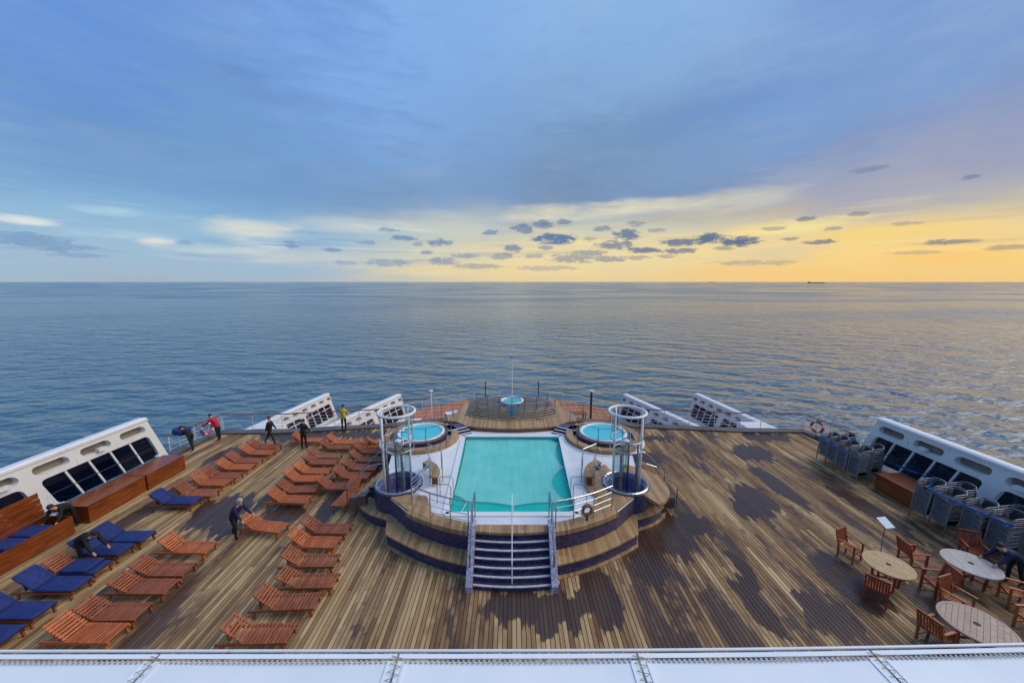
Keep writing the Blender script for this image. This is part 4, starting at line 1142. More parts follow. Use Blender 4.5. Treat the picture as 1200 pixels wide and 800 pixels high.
def make_lounger(detailed):
    t = thing('sun_lounger', 'x', 'sun lounger')
    for s in (-1, 1):
        m = MB().bar((-.70, s * (WID / 2 - .03), .235), (SEAT, s * (WID / 2 - .03), .235), .045, .07); local(m, 'side_rail', 'teak_orange', t)
        for x, lean in ((-.5, -.05), (SEAT - .16, .07)):
            m = MB().bar((x, s * (WID / 2 - .03), .21), (x + lean, s * (WID / 2 - .03), .005), .05, .07, (1, 0, 0)); local(m, 'leg', 'teak_orange', t)
    b = bpy.data.objects.new('backrest', None); C.objects.link(b); b.parent = t
    b.location = (0, 0, .285); b.rotation_euler = (0, BANG, 0)   # local -X runs up the back
    for s in (-1, 1):
        m = MB().bar((0, s * (WID / 2 - .075), -.01), (-BK, s * (WID / 2 - .075), -.01), .035, .05); local(m, 'stile', 'teak_orange', b)
    ns, nb = 12, 7
    sl = MB().box((0, 0, 0), (.066, WID, .022)).mesh('slat', 'teak_orange')
    sl2 = MB().box((0, 0, 0), (.062, WID - .02, .022)).mesh('slat', 'teak_orange')
    if detailed:
        for i in range(ns): meshobj('slat', sl, t, (.045 + i * SEAT / ns, 0, .28))
        for i in range(nb): meshobj('slat', sl2, b, (-.05 - i * BK / nb, 0, .025))
    else:
        m = MB(); [m.box((.045 + i * SEAT / ns, 0, .28), (.068, WID, .022)) for i in range(ns)]; o = local(m, 'seat_slats', 'teak_orange', t); o['kind'] = 'stuff'
        m = MB(); [m.box((-.05 - i * BK / nb, 0, .025), (.064, WID - .02, .022)) for i in range(nb)]; o = local(m, 'back_slats', 'teak_orange', b); o['kind'] = 'stuff'
    m = MB().bar((-.36, 0, .25), (-.40, 0, .50), WID * .7, .03, (1, 0, 0)); local(m, 'prop_board', 'teak_orange', t)
    return t


proto = {True: make_lounger(True), False: make_lounger(False)}
used = set()


def paint(o, mat_):
    for q in [o] + list(o.children_recursive):
        if q.type == 'MESH' and q.material_slots:
            q.material_slots[0].link = 'OBJECT'; q.material_slots[0].material = MATS[mat_]


def lounger(fx, fy, rz, det, mat_, label, group, vary=True):
    o = proto[det] if det not in used else copy_tree(proto[det]); used.add(det)
    c, s = math.cos(rz), math.sin(rz)
    lx, ly = SEAT, WID / 2
    o.location = (fx - (c * lx - s * ly), fy - (s * lx + c * ly), 0.012)
    o.rotation_euler = (0, 0, rz); o['label'] = label; o['group'] = group
    paint(o, mat_)
    if vary:
        for q in o.children:
            if q.name.startswith('backrest'): q.rotation_euler.y = BANG + R(random.uniform(-9, 7))
    return o


def cushion(l, label, back=True, dz=0.0, seat_len=SEAT):
    t = thing('lounger_cushion', label, 'cushion', l.location, l.rotation_euler.z, 'navy lounger cushions')
    t.location.z += .295 + dz
    def pad(L, w=.64, h=.075):
        m = MB(); n = 8; r = .03
        prof = [(-w / 2, r), (-w / 2 + r, 0), (w / 2 - r, 0), (w / 2, r), (w / 2, h - r), (w / 2 - r, h), (0, h + .012), (-w / 2 + r, h), (-w / 2, h - r)]
        vs = []; N = len(prof)
        for i in range(n + 1):
            x = L * i / n; k_ = .75 if i in (0, n) else 1.0
            for (y, z) in prof: vs.append((x, y * (.97 if i in (0, n) else 1), (z - h / 2) * k_ + h / 2 + .006 * math.sin(i * 2.1)))
        fs = [(i * N + j, (i + 1) * N + j, (i + 1) * N + (j + 1) % N, i * N + (j + 1) % N) for i in range(n) for j in range(N)]
        fs += [tuple(range(N)), tuple(range(n * N + N - 1, n * N - 1, -1))]
        return m.raw(vs, fs)
    m = pad(seat_len - .02); m.v = [(a + .02, b, c) for a, b, c in m.v]; local(m, 'seat_pad', 'navy_fabric', t, True)
    if back:
        m = pad(BK + .06); q = Matrix.Rotation(-BANG, 3, 'Y')
        m.v = [tuple(Matrix.Rotation(BANG, 3, 'Y') @ Vector((-a, b, c)) + Vector((-.0, 0, .02))) for a, b, c in m.v]; m.f = [f[::-1] for f in m.f]
        local(m, 'back_pad', 'navy_fabric', t, True)
    return t


rows = [
    ('row of loungers nearest the wooden chests', 'from the sea in the row beside the wooden chests', False,
     [(-13.86, 21.42, 0, 'teak_red'), (-13.80, 20.72, 0, 'teak_orange'), (-13.82, 19.72, 0, 'teak_red'), (-13.76, 19.0, .02, 'teak_orange'), (-13.80, 18.1, 0, 'teak_red'), (-13.86, 17.42, -.02, 'teak_orange'), (-13.83, 16.5, 0, 'teak_red'), (-14.05, 15.8, .02, 'teak_red')]),
    ('middle row of loungers', 'from the sea in the middle row of loungers', False,
     [(-11.82, 22.45, 0, 'teak_orange'), (-9.51, 22.15, .0, 'teak_orange'), (-9.52, 21.42, 0, 'teak_red'), (-9.63, 20.3, 0, 'teak_brown'), (-9.57, 19.55, 0, 'teak_red'), (-9.46, 18.55, .0, 'teak_orange'), (-9.55, 17.8, -.02, 'teak_orange'), (-9.25, 16.86, .06, 'teak_red'), (-9.14, 15.95, -.03, 'teak_orange')]),
    ('loungers crowded against the left shower tower', 'from the sea among those crowded by the left shower tower', False,
     [(-7.35, 22.5, .5, 'teak_orange'), (-7.40, 21.7, .05, 'teak_orange'), (-7.34, 20.9, 0, 'teak_red'), (-7.10, 19.85, 0, 'teak_red'), (-7.15, 18.9, -.06, 'teak_red'), (-7.20, 18.05, -.04, 'teak_red'), (-7.55, 17.1, 0, 'teak_red')]),
    ('front column of bare loungers', 'from the canopy in the column left of the pool stair', True,
     [(-6.13, 9.43, .02, 'teak_red'), (-5.98, 10.51, .05, 'teak_red'), (-5.74, 11.30, .02, 'teak_red'), (-6.2, 12.21, 0, 'teak_red'), (-6.5, 13.12, -.04, 'teak_orange'), (-6.49, 13.92, -.01, 'teak_red'), (-9.07, 13.95, -.17, 'teak_orange')]),
    ('front left loungers without cushions', 'from the canopy in the bare front left group', True,
     [(-11.04, 9.42, 0, 'teak_orange'), (-10.97, 10.12, .0, 'teak_red'), (-11.01, 11.05, .0, 'teak_red'), (-10.99, 11.78, .0, 'teak_red'), (-11.09, 12.85, -.02, 'teak_orange')]),
    ('front left loungers under navy cushions', 'from the canopy of those under navy cushions', True,
     [(-13.82, 9.3, 0, 'teak_red'), (-13.88, 10.11, 0, 'teak_red'), (-13.95, 11.1, 0, 'teak_red'), (-13.95, 11.82, 0, 'teak_red'), (-14.05, 12.68, 0, 'teak_red'), (-13.92, 13.40, 0, 'teak_red')]),
]
tone = {'teak_red': 'dark red teak', 'teak_orange': 'orange teak', 'teak_brown': 'pale brown teak'}
LG = {}
for ri, (grp, where, det, items) in enumerate(rows):
    for i, (fx, fy, rz, mt) in enumerate(items):
        LG[(ri, i)] = lounger(fx + random.uniform(-.05, .05), fy, rz + R(random.uniform(-1.5, 1.5)), det, mt, f'{ordn(i)} {tone[mt]} lounger {where}', grp, not (ri == 5 or (ri, i) == (0, 7)))
o = lounger(-7.15, 14.92, -PI / 2 - .08, False, 'teak_orange', 'orange teak lounger turned lengthwise to the ship beside the left shower basin', 'loungers crowded against the left shower tower')
o.location = (-7.55, 16.35, .012)
cushion(LG[(0, 7)], 'navy cushion on the lounger nearest the front of the chest row')
for i in range(6):
    if i == 3: continue
    cushion(LG[(5, i)], f'navy cushion on the {ordn(i)} far left lounger from the canopy')
cushion(LG[(5, 3)], 'navy seat cushion on the lounger whose back is bare slats', back=False, seat_len=1.2)
cushion(LG[(5, 3)], 'spare navy cushion lying on another cushion below bare slats', back=False, dz=.085, seat_len=.95)

# ------------------------------------------------------------------ storage chests
def chest(label, x0, x1, y0, y1, h, opened=False):
    t = thing('storage_chest', label, 'chest', ((x0 + x1) / 2, (y0 + y1) / 2, 0), 0, 'wooden cushion chests')
    n = 3; w = .035
    sg = 1 if x0 + x1 < 0 else -1      # the long face that looks to midships
    xf, xb = (x1, x0) if sg > 0 else (x0, x1)
    for i in range(n):
        z0, z1 = .04 + (h - .06) * i / n, .04 + (h - .06) * (i + 1) / n - .006
        MB().box((xf - sg * w / 2, (y0 + y1) / 2, (z0 + z1) / 2), (w, y1 - y0, z1 - z0)).build('front_board', 'teak_chest', t)
    MB().box((xb + sg * w / 2, (y0 + y1) / 2, h / 2), (w, y1 - y0 - .004, h - .04)).build('back_board', 'teak_chest', t)
    for y in (y0 + w / 2, y1 - w / 2): MB().box(((x0 + x1) / 2, y, h / 2 - .003), (abs(x1 - x0) - 2 * w - .004, w, h - .05)).build('end_board', 'teak_chest', t)
    MB().box(((x0 + x1) / 2, (y0 + y1) / 2, .08), (abs(x1 - x0) - .08, y1 - y0 - .08, .03)).build('floor_board', 'teak_chest', t)
    if not opened:
        W_ = abs(x1 - x0) + .06
        for i in range(4):
            xa = x0 - .03 + W_ * i / 4
            MB().box((xa + W_ / 8, (y0 + y1) / 2, h + .012), (W_ / 4 - .008, y1 - y0 + .05, .036)).build('lid_board', 'teak_chest', t)
    else:
        for i in range(4):
            z = h + .02 + .235 * i
            MB().box((xb + sg * (.05 - .16 * (i + .5) / 4), (y0 + y1) / 2, z + .115), (.035, y1 - y0 + .03, .228)).build('lid_board', 'teak_chest', t)
    return t


chest('closed wooden chest nearest the stern on the left side', -18.7, -17.62, 16.86, 18.95, .78)
chest('closed wooden chest between the open chest and the aftmost chest', -18.75, -17.66, 14.35, 16.8, .76)
oc = chest('open wooden chest with raised lid holding navy cushions', -18.75, -17.6, 9.2, 13.75, .78, True)
for i in range(5):
    t = MB().box((-18.2, 9.8 + .78 * i, .42 + .03 * (i % 2)), (.9, .7, .62), Matrix.Rotation(.12 * (i % 3 - 1), 3, 'X')).build('folded_cushion', 'navy_fabric')
    m = t.modifiers.new('soft', 'BEVEL'); m.width = .06; m.segments = 3
    tag(t, f'folded navy cushion inside the open chest, {ordn(i)} from its near end', 'cushion', 'cushions in the open chest')
chest('wooden chest between two rows of stacked metal chairs', 17.75, 19.0, 15.3, 17.05, .78)

# ------------------------------------------------------------------ stacked metal chairs
def make_stack_chair():
    t = thing('stacking_chair', 'x', 'chair')      # faces -X
    for q in (-1, 1):
        y = q * .29
        pts = smooth_line([(-.31, y, 0), (-.30, y, .34), (-.28, y, .56), (-.20, y, .635), (.02, y, .655), (.17, y, .66), (.25, y * .96, .45), (.33, y * .94, 0)], 3)
        local(MB().tube(pts, .019, 5), 'side_frame', 'aluminium', t, True)
    local(MB().tube(smooth_line([(.15, -.29, .655), (.28, -.24, .73), (.33, -.12, .77), (.335, 0, .78), (.33, .12, .77), (.28, .24, .73), (.15, .29, .655)], 3), .018, 5), 'back_frame', 'aluminium', t, True)
    local(MB().tube(smooth_line([(-.30, -.29, .36), (-.315, -.17, .425), (-.32, 0, .445), (-.315, .17, .425), (-.30, .29, .36)], 3), .017, 5), 'front_bow', 'aluminium', t, True)
    local(MB().box((.0, 0, .425), (.50, .50, .014)), 'seat', 'mesh_black', t)
    local(MB().box((.29, 0, .60), (.018, .42, .26), Matrix.Rotation(R(14), 3, 'Y')), 'backrest', 'mesh_black', t)
    return t


sc0 = make_stack_chair(); first = [True]
stacks = [(17.7, 19.85, 14, 'front stack nearest the stern by the right wall'), (17.58, 19.15, 15, 'second front stack from the stern'), (17.5, 18.45, 16, 'third front stack from the stern'), (17.48, 17.72, 16, 'front stack next to the wooden chest'),
          (18.45, 19.7, 14, 'rear stack behind the two aftmost stacks'), (18.40, 18.1, 15, 'rear stack behind the chest'),
          (17.45, 14.55, 16, 'stack just before the wooden chest'), (17.5, 13.85, 16, 'second stack before the chest'), (17.7, 13.05, 16, 'third stack before the chest'), (17.85, 12.35, 16, 'fourth stack before the chest'), (18.3, 14.2, 16, 'rear stack under the glass before the chest'), (18.5, 12.7, 15, 'rear stack at the right edge')]
for (x, y, n, w) in stacks:
    for i in range(n):
        o = sc0 if first[0] else copy_tree(sc0); first[0] = False
        o.location = (x + .006 * i + random.uniform(-.008, .008), y + random.uniform(-.01, .01), .012 + .072 * i)
        o.rotation_euler = (0, 0, R(random.uniform(-1.2, 1.2)))
        o['label'] = f'silver chair {ordn(n - 1 - i)} from top, {w}'
        o['group'] = 'stacked metal chairs'


def strap(label, pts, z):
    t = thing('strap', label, 'strap', (pts[0][0], pts[0][1], z), 0, 'blue straps round the chair stacks')
    m = MB()
    for a, b in zip(pts[:-1], pts[1:]): m.bar((a[0], a[1], a[2]), (b[0], b[1], b[2]), .012, .085)
    m.build('webbing', 'strap_blue', t)
    m = MB().box((pts[1][0], pts[1][1], pts[1][2]), (.05, .12, .11)); m.build('buckle', 'dark_metal', t)


strap('blue strap round the aftmost chair stacks', [(18.9, 20.4, 1.3), (17.42, 20.36, 1.25), (17.30, 19.3, 1.28), (17.26, 18.2, 1.32), (17.26, 17.5, 1.34), (17.6, 17.45, 1.36)], 1.3)
strap('blue strap along the chair stacks before the wooden chest', [(18.4, 14.95, 1.62), (17.12, 14.4, 1.58), (17.14, 13.8, 1.58), (17.35, 12.9, 1.55), (17.6, 12.0, 1.52)], 1.6)
strap('blue strap hanging along the glass behind the right wooden chest', [(19.2, 17.6, .95), (19.35, 16.6, 1.0), (19.3, 15.4, 1.05), (18.9, 15.0, 1.3)], 1.0)

# ------------------------------------------------------------------ tables and armchairs
def make_armchair():
    t = thing('armchair', 'x', 'armchair')          # faces +X
    mt = 'chair_wood'
    for s in (-1, 1):
        local(MB().box((.23, s * .26, .32), (.05, .05, .64)), 'leg', mt, t)
        local(MB().bar((-.23, s * .26, 0), (-.23, s * .26, .42), .05, .05, (1, 0, 0)), 'leg', mt, t)
        local(MB().bar((-.23, s * .26, .423), (-.36, s * .26, .93), .05, .045, (1, 0, 0)), 'back_post', mt, t)
        local(MB().bar((-.27, s * .265, .655), (.29, s * .265, .66), .065, .03), 'armrest', mt, t)
        local(MB().box((0, s * .26, .15), (.41, .03, .04)), 'stretcher', mt, t)
    local(MB().bar((-.355, -.285, .945), (-.355, .285, .945), .04, .08), 'top_rail', mt, t)
    local(MB().bar((-.25, -.235, .50), (-.25, .235, .50), .03, .05), 'lower_rail', mt, t)
    local(MB().box((.23, 0, .38), (.03, .47, .06)), 'front_apron', mt, t)
    sl = MB().box((0, 0, 0), (.06, .50, .02)).mesh('seat_slat', mt)
    for i in range(6): meshobj('seat_slat', sl, t, (-.17 + .078 * i, 0, .425))
    bs = MB().bar((-.257, 0, .527), (-.348, 0, .905), .045, .014, (1, 0, 0)).mesh('back_slat', mt)
    for i in range(7): meshobj('back_slat', bs, t, (0, -.195 + .065 * i, 0))
    return t


ac = make_armchair(); acf = [True]
chairs = [(12.35, 12.35, -68, 'teak_red', 'armchair at the back left of the beige round table beside the white sign'), (11.55, 10.5, 40, 'chair_wood', 'armchair at the near side of the beige table, back to the open deck'),
          (13.75, 10.75, 170, 'chair_wood', 'armchair at the right of the beige table, arms toward it'), (14.2, 11.95, -8, 'chair_wood', 'armchair between the beige table and the grey table'),
          (16.65, 12.2, -118, 'chair_wood', 'armchair behind the grey table against the stacked chairs'), (13.55, 10.05, -75, 'teak_red', 'dark armchair at the far side of the slatted pinkish table'),
          (11.75, 9.0, 12, 'teak_red', 'dark armchair at the near left of the slatted pinkish table'), (15.75, 10.35, 150, 'teak_orange', 'armchair coloured as golden-lit, right of the grey table beside the bending person'), (15.0, 9.35, 175, 'teak_orange', 'armchair coloured as golden-lit, at the right of the slatted pinkish table')]  # orange wood of the last two chairs paints in the yellow sky's reflection
for (x, y, a, mt, lb) in chairs:
    o = ac if acf[0] else copy_tree(ac); acf[0] = False
    o.location = (x, y, .012); o.rotation_euler = (0, 0, R(a)); o['label'] = 'wooden ' + lb; o['group'] = 'teak armchairs round the tables'; paint(o, mt)


def round_table(label, x, y, r, mt, rz, slats=True):
    t = thing('round_table', label, 'table', (x, y, .012), rz, 'round deck tables')
    local(MB().lathe([(r - .075, .69), (r - .075, .735), (r - .01, .737), (r, .725), (r, .695), (r - .075, .69)], n=40), 'rim_ring', mt, t)
    ri = r - .08; w = .105; n = int(2 * ri / w)
    for i in range(n):
        x0 = -ri + 2 * ri * i / n + .004; x1 = -ri + 2 * ri * (i + 1) / n - .004
        f = lambda q: math.sqrt(max(ri * ri - q * q, 0))
        top = [(x0 + (x1 - x0) * j / 3, f(x0 + (x1 - x0) * j / 3)) for j in range(4)]
        poly = top + [(a, -b) for a, b in top[::-1]]
        poly = [q for j, q in enumerate(poly) if j == 0 or (Vector(q) - Vector(poly[j - 1])).length > .002]
        local(MB().prism(poly, .70, .733 + random.uniform(-.002, .002), True), 'slat', mt, t)
    local(MB().lathe([(.01, .742), (.06, .742), (.075, .738), (.075, .72)], n=14), 'parasol_hole', 'mesh_black', t)
    for k_ in range(4):
        a = R(45 + 90 * k_)
        local(MB().bar((.42 * math.cos(a), .42 * math.sin(a), .69), (.36 * math.cos(a), .36 * math.sin(a), 0), .055, .055, (1, 0, 0)), 'leg', 'chair_wood', t)
    local(MB().bar((-.37, -.37, .28), (.37, .37, .28), .04, .045), 'stretcher', 'chair_wood', t); local(MB().bar((-.37, .37, .235), (.37, -.37, .235), .04, .04), 'stretcher', 'chair_wood', t)


round_table('beige wooden round table with dark centre hole beside the white sign', 12.5, 11.15, .66, 'table_wood', .5)
round_table('pale grey round table in front of the stacked chairs', 15.3, 11.2, .70, 'table_grey', -.4)
round_table('pinkish grey slatted round table closest to the canopy edge', 12.75, 8.95, .76, 'table_pink', -.9)

t = thing('sign_stand', 'white sheet sign on a thin pole behind the beige round table', 'sign', (13.75, 12.6, .012))
local(MB().lathe([(.01, .03), (.17, .025), (.18, .0)], n=16), 'base', 'aluminium', t); local(MB().tube([(0, 0, 0), (0, 0, 1.2)], .016, 6), 'pole', 'aluminium', t)
local(MB().box((0, 0, 1.24), (.30, .44, .02), Matrix.Rotation(R(22), 3, 'X') @ Matrix.Rotation(R(-12), 3, 'Y')), 'sign_plate', 'sheet_white', t)


# ------------------------------------------------------------------ people
def person(label, loc, face, lean, legs, arms, mats, hair='hair_dark', head=None, hgt=1.75, spread=.09, group='people on the deck'):
    """local frame faces +X. lean: torso from the vertical; legs: (thigh, shin) for right and left; arms: (upper, fore, outward)"""
    k_ = hgt / 1.75
    V, E_, Rd, Lb = [], [], [], []
    def node(p, r, lb, par=None):
        V.append(tuple(Vector(p) * k_)); Rd.append((r[0] * k_, r[1] * k_) if isinstance(r, tuple) else (r * k_, r * k_)); Lb.append(lb)
        if par is not None: E_.append((par, len(V) - 1))
        return len(V) - 1
    def dirv(a): return Vector((math.sin(R(a)), 0, math.cos(R(a))))
    low = []
    for (th, sh) in legs:
        low.append(.46 * math.cos(R(th)) + .42 * math.cos(R(sh)))
    hip = max(low) + .09
    P = Vector((0, 0, hip))
    pel = node(P, (.13, .15), 'legs')
    td = dirv(lean); td2 = dirv(lean * 1.12); 
    wst = node(P + td * .16, (.135, .17), 'top', pel)
    ch = node(P + td * .16 + td2 * .2, (.15, .20), 'top', wst)
    sh = node(P + td * .16 + td2 * .34, (.085, .12), 'top', ch)
    hd = dirv(head if head is not None else lean * .6)
    nk = node(Vector(V[sh]) / k_ + td2 * .09 + hd * .02, .055, 'skin', sh)
    h1 = node(Vector(V[nk]) / k_ + hd * .09, .085, 'skin', nk)
    h2 = node(Vector(V[h1]) / k_ + hd * .10, .092, 'skin', h1)
    fwd = Vector((hd.z, 0, -hd.x))
    node(Vector(V[h1]) / k_ + hd * .03 + fwd * .105, .018, 'skin', h1)
    for i, s in enumerate((-1, 1)):
        th, sn = legs[i]
        hp = node(P + Vector((0, s * .095, -.05)), .10, 'legs', pel)
        d1 = Vector((math.sin(R(th)), 0, -math.cos(R(th)))); d2 = Vector((math.sin(R(sn)), 0, -math.cos(R(sn))))
        kn = P + Vector((0, s * spread * 1.1, -.02)) + d1 * .44; an = kn + d2 * .42
        a = node(P + Vector((0, s * .1, -.04)) + d1 * .2, .085, 'legs', hp); a = node(kn, .062, 'legs', a); a = node(kn.lerp(an, .35), .06, 'legs', a); a = node(an, .045, 'legs', a)
        hl = node(an + Vector((0, 0, -.045)), .042, 'shoe', a); node(an + Vector((.15, s * .02, -.055)), .036, 'shoe', hl)
    for i, s in enumerate((-1, 1)):
        ua, fa, ow = arms[i]
        s0 = Vector(V[sh]) / k_ + Vector((0, s * .175, -.015))
        d1 = Vector((math.sin(R(ua)), s * math.sin(R(ow)), -math.cos(R(ua)))).normalized(); d2 = Vector((math.sin(R(fa)), s * math.sin(R(ow * .3)), -math.cos(R(fa)))).normalized()
        el = s0 + d1 * .29; wr = el + d2 * .25
        a = node(s0, .08, 'top', sh); a = node(s0.lerp(el, .5), .07, 'top', a); a = node(el, .06, 'top', a); a = node(el.lerp(wr, .4), .055, 'top', a); a = node(wr, .032, 'top', a)
        pa = node(wr + d2 * .07, .034, 'skin', a)
        side = Vector((0, 1, 0)); base = wr + d2 * .085
        for f_, (oy, L) in enumerate(((-.03, .065), (-.011, .08), (.009, .075), (.028, .058))):
            b = node(base + side * oy + d2 * (L * .5), .0095, 'skin', pa); node(base + side * oy * 1.1 + d2 * L + fwd * -.012, .008, 'skin', b)
        b = node(wr + d2 * .05 + fwd * .035 - side * s * .02, .012, 'skin', pa); node(wr + d2 * .09 + fwd * .05 - side * s * .03, .0095, 'skin', b)
    me = bpy.data.meshes.new('skeleton'); me.from_pydata(V, E_, [])
    o = bpy.data.objects.new('skeleton', me); C.objects.link(o)
    sk = o.modifiers.new('skin', 'SKIN'); sk.use_smooth_shade = True
    layer = me.skin_vertices[0].data if me.skin_vertices else None
    for i, q in enumerate(layer): q.radius = Rd[i]; q.use_root = (i == 0)
    ss = o.modifiers.new('sub', 'SUBSURF'); ss.levels = 1; ss.render_levels = 1
    dg = bpy.context.evaluated_depsgraph_get()
    bm_ = bpy.data.meshes.new_from_object(o.evaluated_get(dg)); bpy.data.objects.remove(o); bpy.data.meshes.remove(me)
    bm_.name = 'person_body'; bm_.materials.clear()
    order = ['top', 'legs', 'skin', 'shoe']
    for q in (mats[0], mats[1], 'skin', 'shoe_black'): bm_.materials.append(MATS[q])
    segs = [(Vector(V[a]), Vector(V[b]), Lb[b], max(Rd[b])) for a, b in E_]
    for p in bm_.polygons:
        best, bl = 1e9, 'top'
        for a, b, l, r in segs:
            ab = b - a; t_ = max(0, min(1, (p.center - a).dot(ab) / max(ab.length_squared, 1e-9))); d_ = (a + ab * t_ - p.center).length - r * .8
            if d_ < best: best, bl = d_, l
        p.material_index = order.index(bl); p.use_smooth = True
    t = thing('person', label, 'person', loc, face, group)
    meshobj('body', bm_, t)
    # hair as a cap over the upper back of the head
    c0 = Vector(V[h2]); hm = MB(); rr = .108 * k_
    vs, fs = [], []; n = 12; prof = [(0.02, 1.0), (.5, .87), (.85, .5), (1.0, .0), (.97, -.35)]
    up = hd; sd_ = Vector((0, 1, 0)); fw = fwd
    for i in range(n):
        a = 2 * PI * i / n
        for j, (q, z) in enumerate(prof):
            drop = z if math.cos(a) < .35 or j < 3 else max(z, .25)
            vs.append(c0 - up * .015 + fw * (rr * q * math.cos(a) * 1.02 - .012) + sd_ * (rr * q * math.sin(a) * .92) + up * (rr * drop))
    N = len(prof)
    for i in range(n):
        for j in range(N - 1): fs.append((i * N + j, ((i + 1) % n) * N + j, ((i + 1) % n) * N + j + 1, i * N + j + 1))
    fs.append(tuple(i * N for i in range(n)))
    local(hm.raw(vs, fs), 'hair', hair, t, True)
    return t


Z0 = .012
person('person in a red jacket leaning on the left corner railing', (-18.75, 22.75, Z0), R(172), 36, ((4, -4), (-3, -10)), ((52, 70, 6), (45, 75, 6)), ('red_cloth', 'black_cloth'))
person('person in dark clothes walking along the aft edge of the deck', (-15.05, 22.15, Z0), R(4), 4, ((26, 14), (-22, -36)), ((-20, -8, 6), (22, 34, 6)), ('black_cloth', 'black_cloth'))
person('person in black seen from behind at the aft end of the loungers', (-12.6, 21.5, Z0), R(80), 8, ((5, 0), (-4, -8)), ((16, 46, 8), (16, 46, 8)), ('black_cloth', 'black_cloth'))
person('person in a yellow jacket standing at the aft railing', (-11.35, 24.15, Z0), R(95), 6, ((2, 0), (-3, -6)), ((30, 70, 6), (30, 70, 6)), ('yellow_cloth', 'black_cloth'))
person('grey haired person in navy jacket pushing the head of a lounger', (-10.95, 13.5, Z0), R(-12), 32, ((20, -6), (-10, -26)), ((34, 44, 6), (38, 50, 6)), ('navy_cloth', 'black_cloth'), 'hair_grey')
p6 = person('person in black bending to haul navy cushions by the left railing', (-19.25, 21.3, Z0), R(165), 62, ((14, -8), (-12, -22)), ((60, 78, 10), (60, 78, 10)), ('black_cloth', 'black_cloth'))
t = MB().box((-19.95, 21.55, 1.12), (.62, .75, .3), Matrix.Rotation(R(18), 3, 'Y')).build('carried_cushion', 'navy_fabric'); m = t.modifiers.new('soft', 'BEVEL'); m.width = .08; m.segments = 3
tag(t, 'folded navy cushion held by the bending person at the left railing', 'cushion')
person('person in black stooping over the navy cushioned loungers at far left', (-15.45, 12.15, Z0), R(-8), 74, ((10, -6), (-6, -18)), ((30, 50, 8), (24, 42, 8)), ('black_cloth', 'black_cloth'), 'hair_dark')
person('person in black bent over the open chest between the wooden chests', (-18.1, 14.05, Z0), R(-78), 62, ((8, -4), (-8, -16)), ((30, 44, 10), (34, 50, 10)), ('black_cloth', 'black_cloth'), 'hair_dark')
person('person in navy bending beside the grey table at the right edge', (16.75, 11.15, Z0), R(175), 58, ((10, -4), (-8, -18)), ((36, 56, 8), (40, 60, 8)), ('navy_cloth', 'black_cloth'), 'hair_dark')
t = MB().box((-18.15, 13.6, .98), (.4, .26, .05), Matrix.Rotation(R(14), 3, 'X')).build('white_cloth', 'sheet_white'); m = t.modifiers.new('soft', 'BEVEL'); m.width = .02; m.segments = 2
tag(t, 'folded white cloth in the hands of the person at the open chest', 'cloth')


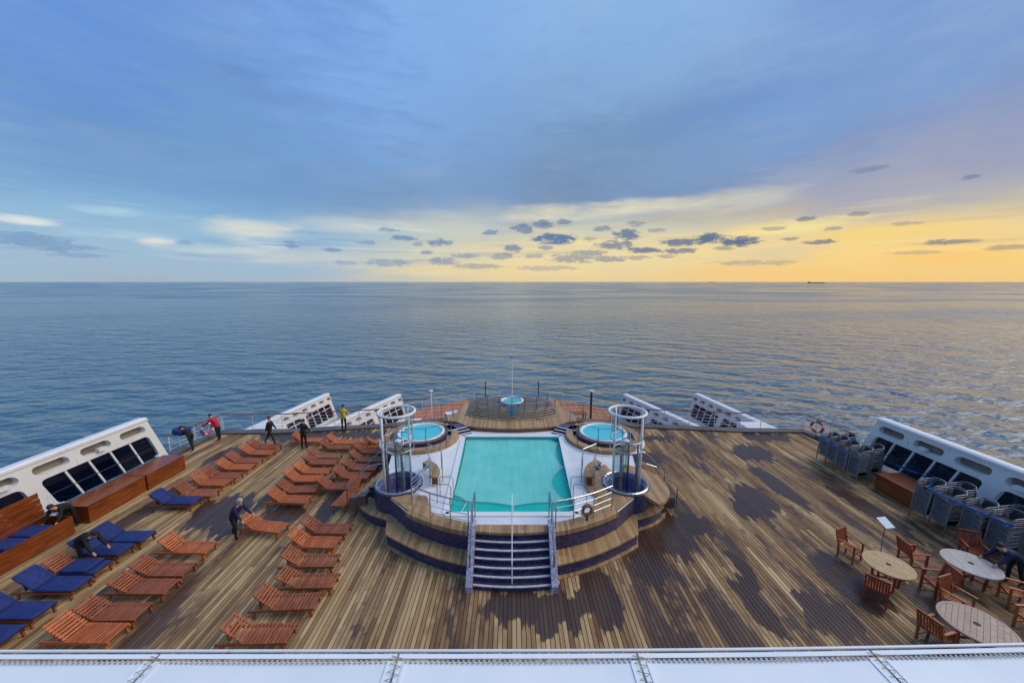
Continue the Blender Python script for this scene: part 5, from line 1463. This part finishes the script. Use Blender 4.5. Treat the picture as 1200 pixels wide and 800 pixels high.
# ------------------------------------------------------------------ canvas canopy below the lens
def build_canopy():
    z = 6.0
    t = thing('canvas_canopy', 'white canvas canopy of laced panels along the bottom of the view', 'canopy', (0, 3.5, z))
    edge = lambda x: 3.53 + .0012 * x + .0021 * max(x, 0) ** 2
    seams = [-9.03, -6.43, -3.83, -1.23, 1.36, 3.93, 6.5, 9.1]
    for a, b in zip(seams[:-1], seams[1:]):
        n = 10; m = MB(); vs = []
        for i in range(n + 1):
            x = a + .012 + (b - a - .024) * i / n; sag = -.035 * math.sin(PI * i / n)
            for y in (-3.0, 0.5, edge(x) - .5, edge(x) - .10): vs.append((x, y, z + sag * (0.4 if y > 3.4 else 1)))
        m.raw(vs, [(i * 4 + j, (i + 1) * 4 + j, (i + 1) * 4 + j + 1, i * 4 + j + 1) for i in range(n) for j in range(3)]); pn = m.build('canvas_panel', 'canvas', t, True)
        st = MB(); q = 0
        k_ = 44
        for i in range(k_):
            x = a + .1 + (b - a - .2) * i / (k_ - 1); y = edge(x)
            st.box((x, y - .115, z + .008), (.022, .03, .012))
        o = st.build('edge_stitches', 'rope', pn); o['kind'] = 'stuff'
        h = MB()
        for i in range(n):
            x0, x1 = a + .012 + (b - a - .024) * i / n, a + .012 + (b - a - .024) * (i + 1) / n
            h.bar((x0, edge(x0) - .055, z + .004), (x1, edge(x1) - .055, z + .004), .05, .008)
        h.build('hem', 'canvas', pn)
    m = MB().tube([(x * .5, edge(x * .5) + .01, z) for x in range(-19, 20)], .016, 8); m.build('edge_tube', 'white_paint', t, True)
    for s in seams[1:-1]:
        pts = []; y = edge(s) - .06; i = 0
        while y > -1.0:
            pts.append((s + (.06 if i % 2 else -.06), y, z + .018)); y -= .055 if i % 2 else .03; i += 1
        m = MB().tube(pts, .005, 4); m.build('lacing', 'rope', t)
        for d in (-.085, .085):
            m = MB().bar((s + d, -1, z + .004), (s + d, edge(s) - .11, z + .004), .03, .008); m.build('seam_band', 'canvas', t)
    MB().box((0, 0, z - .12), (18.2, 7.0, .02)).build('lining', 'canvas', t)
    for x in (-9, -4.5, 4.5, 9): MB().tube([(x, 3.35, 0), (x, 3.35, z - .13)], .06, 8).build('post', 'white_paint', t)


build_canopy()


# ------------------------------------------------------------------ ships on the horizon
def far_ship(label, x, y, L, h, group='ships on the horizon'):
    a = math.atan2(x, y)
    t = thing('cargo_ship', label, 'ship', (x, y, -22), -a, group)
    local(MB().prism([(-L / 2, -14), (L / 2 - 14, -14), (L / 2, 0), (L / 2 - 14, 14), (-L / 2, 14)], -3, h), 'hull', 'ship_dark', t)
    local(MB().box((-L * .38, 0, h + h * .6), (L * .1, 22, h * 1.2)), 'bridge', 'ship_dark', t)
    local(MB().box((-L * .42, 0, h * 2.5), (L * .03, 8, h * .8)), 'funnel', 'ship_dark', t)
    for q in (-.1, .15, .35): local(MB().tube([(L * q, 0, h), (L * q, 0, h + h * .7)], 1.5, 5), 'mast', 'ship_dark', t)


far_ship('dark cargo ship on the horizon at right', 8000 * .80, 8000, 290, 14)
far_ship('faint small ship on the horizon right of centre', 14000 * .527, 14000, 260, 12)
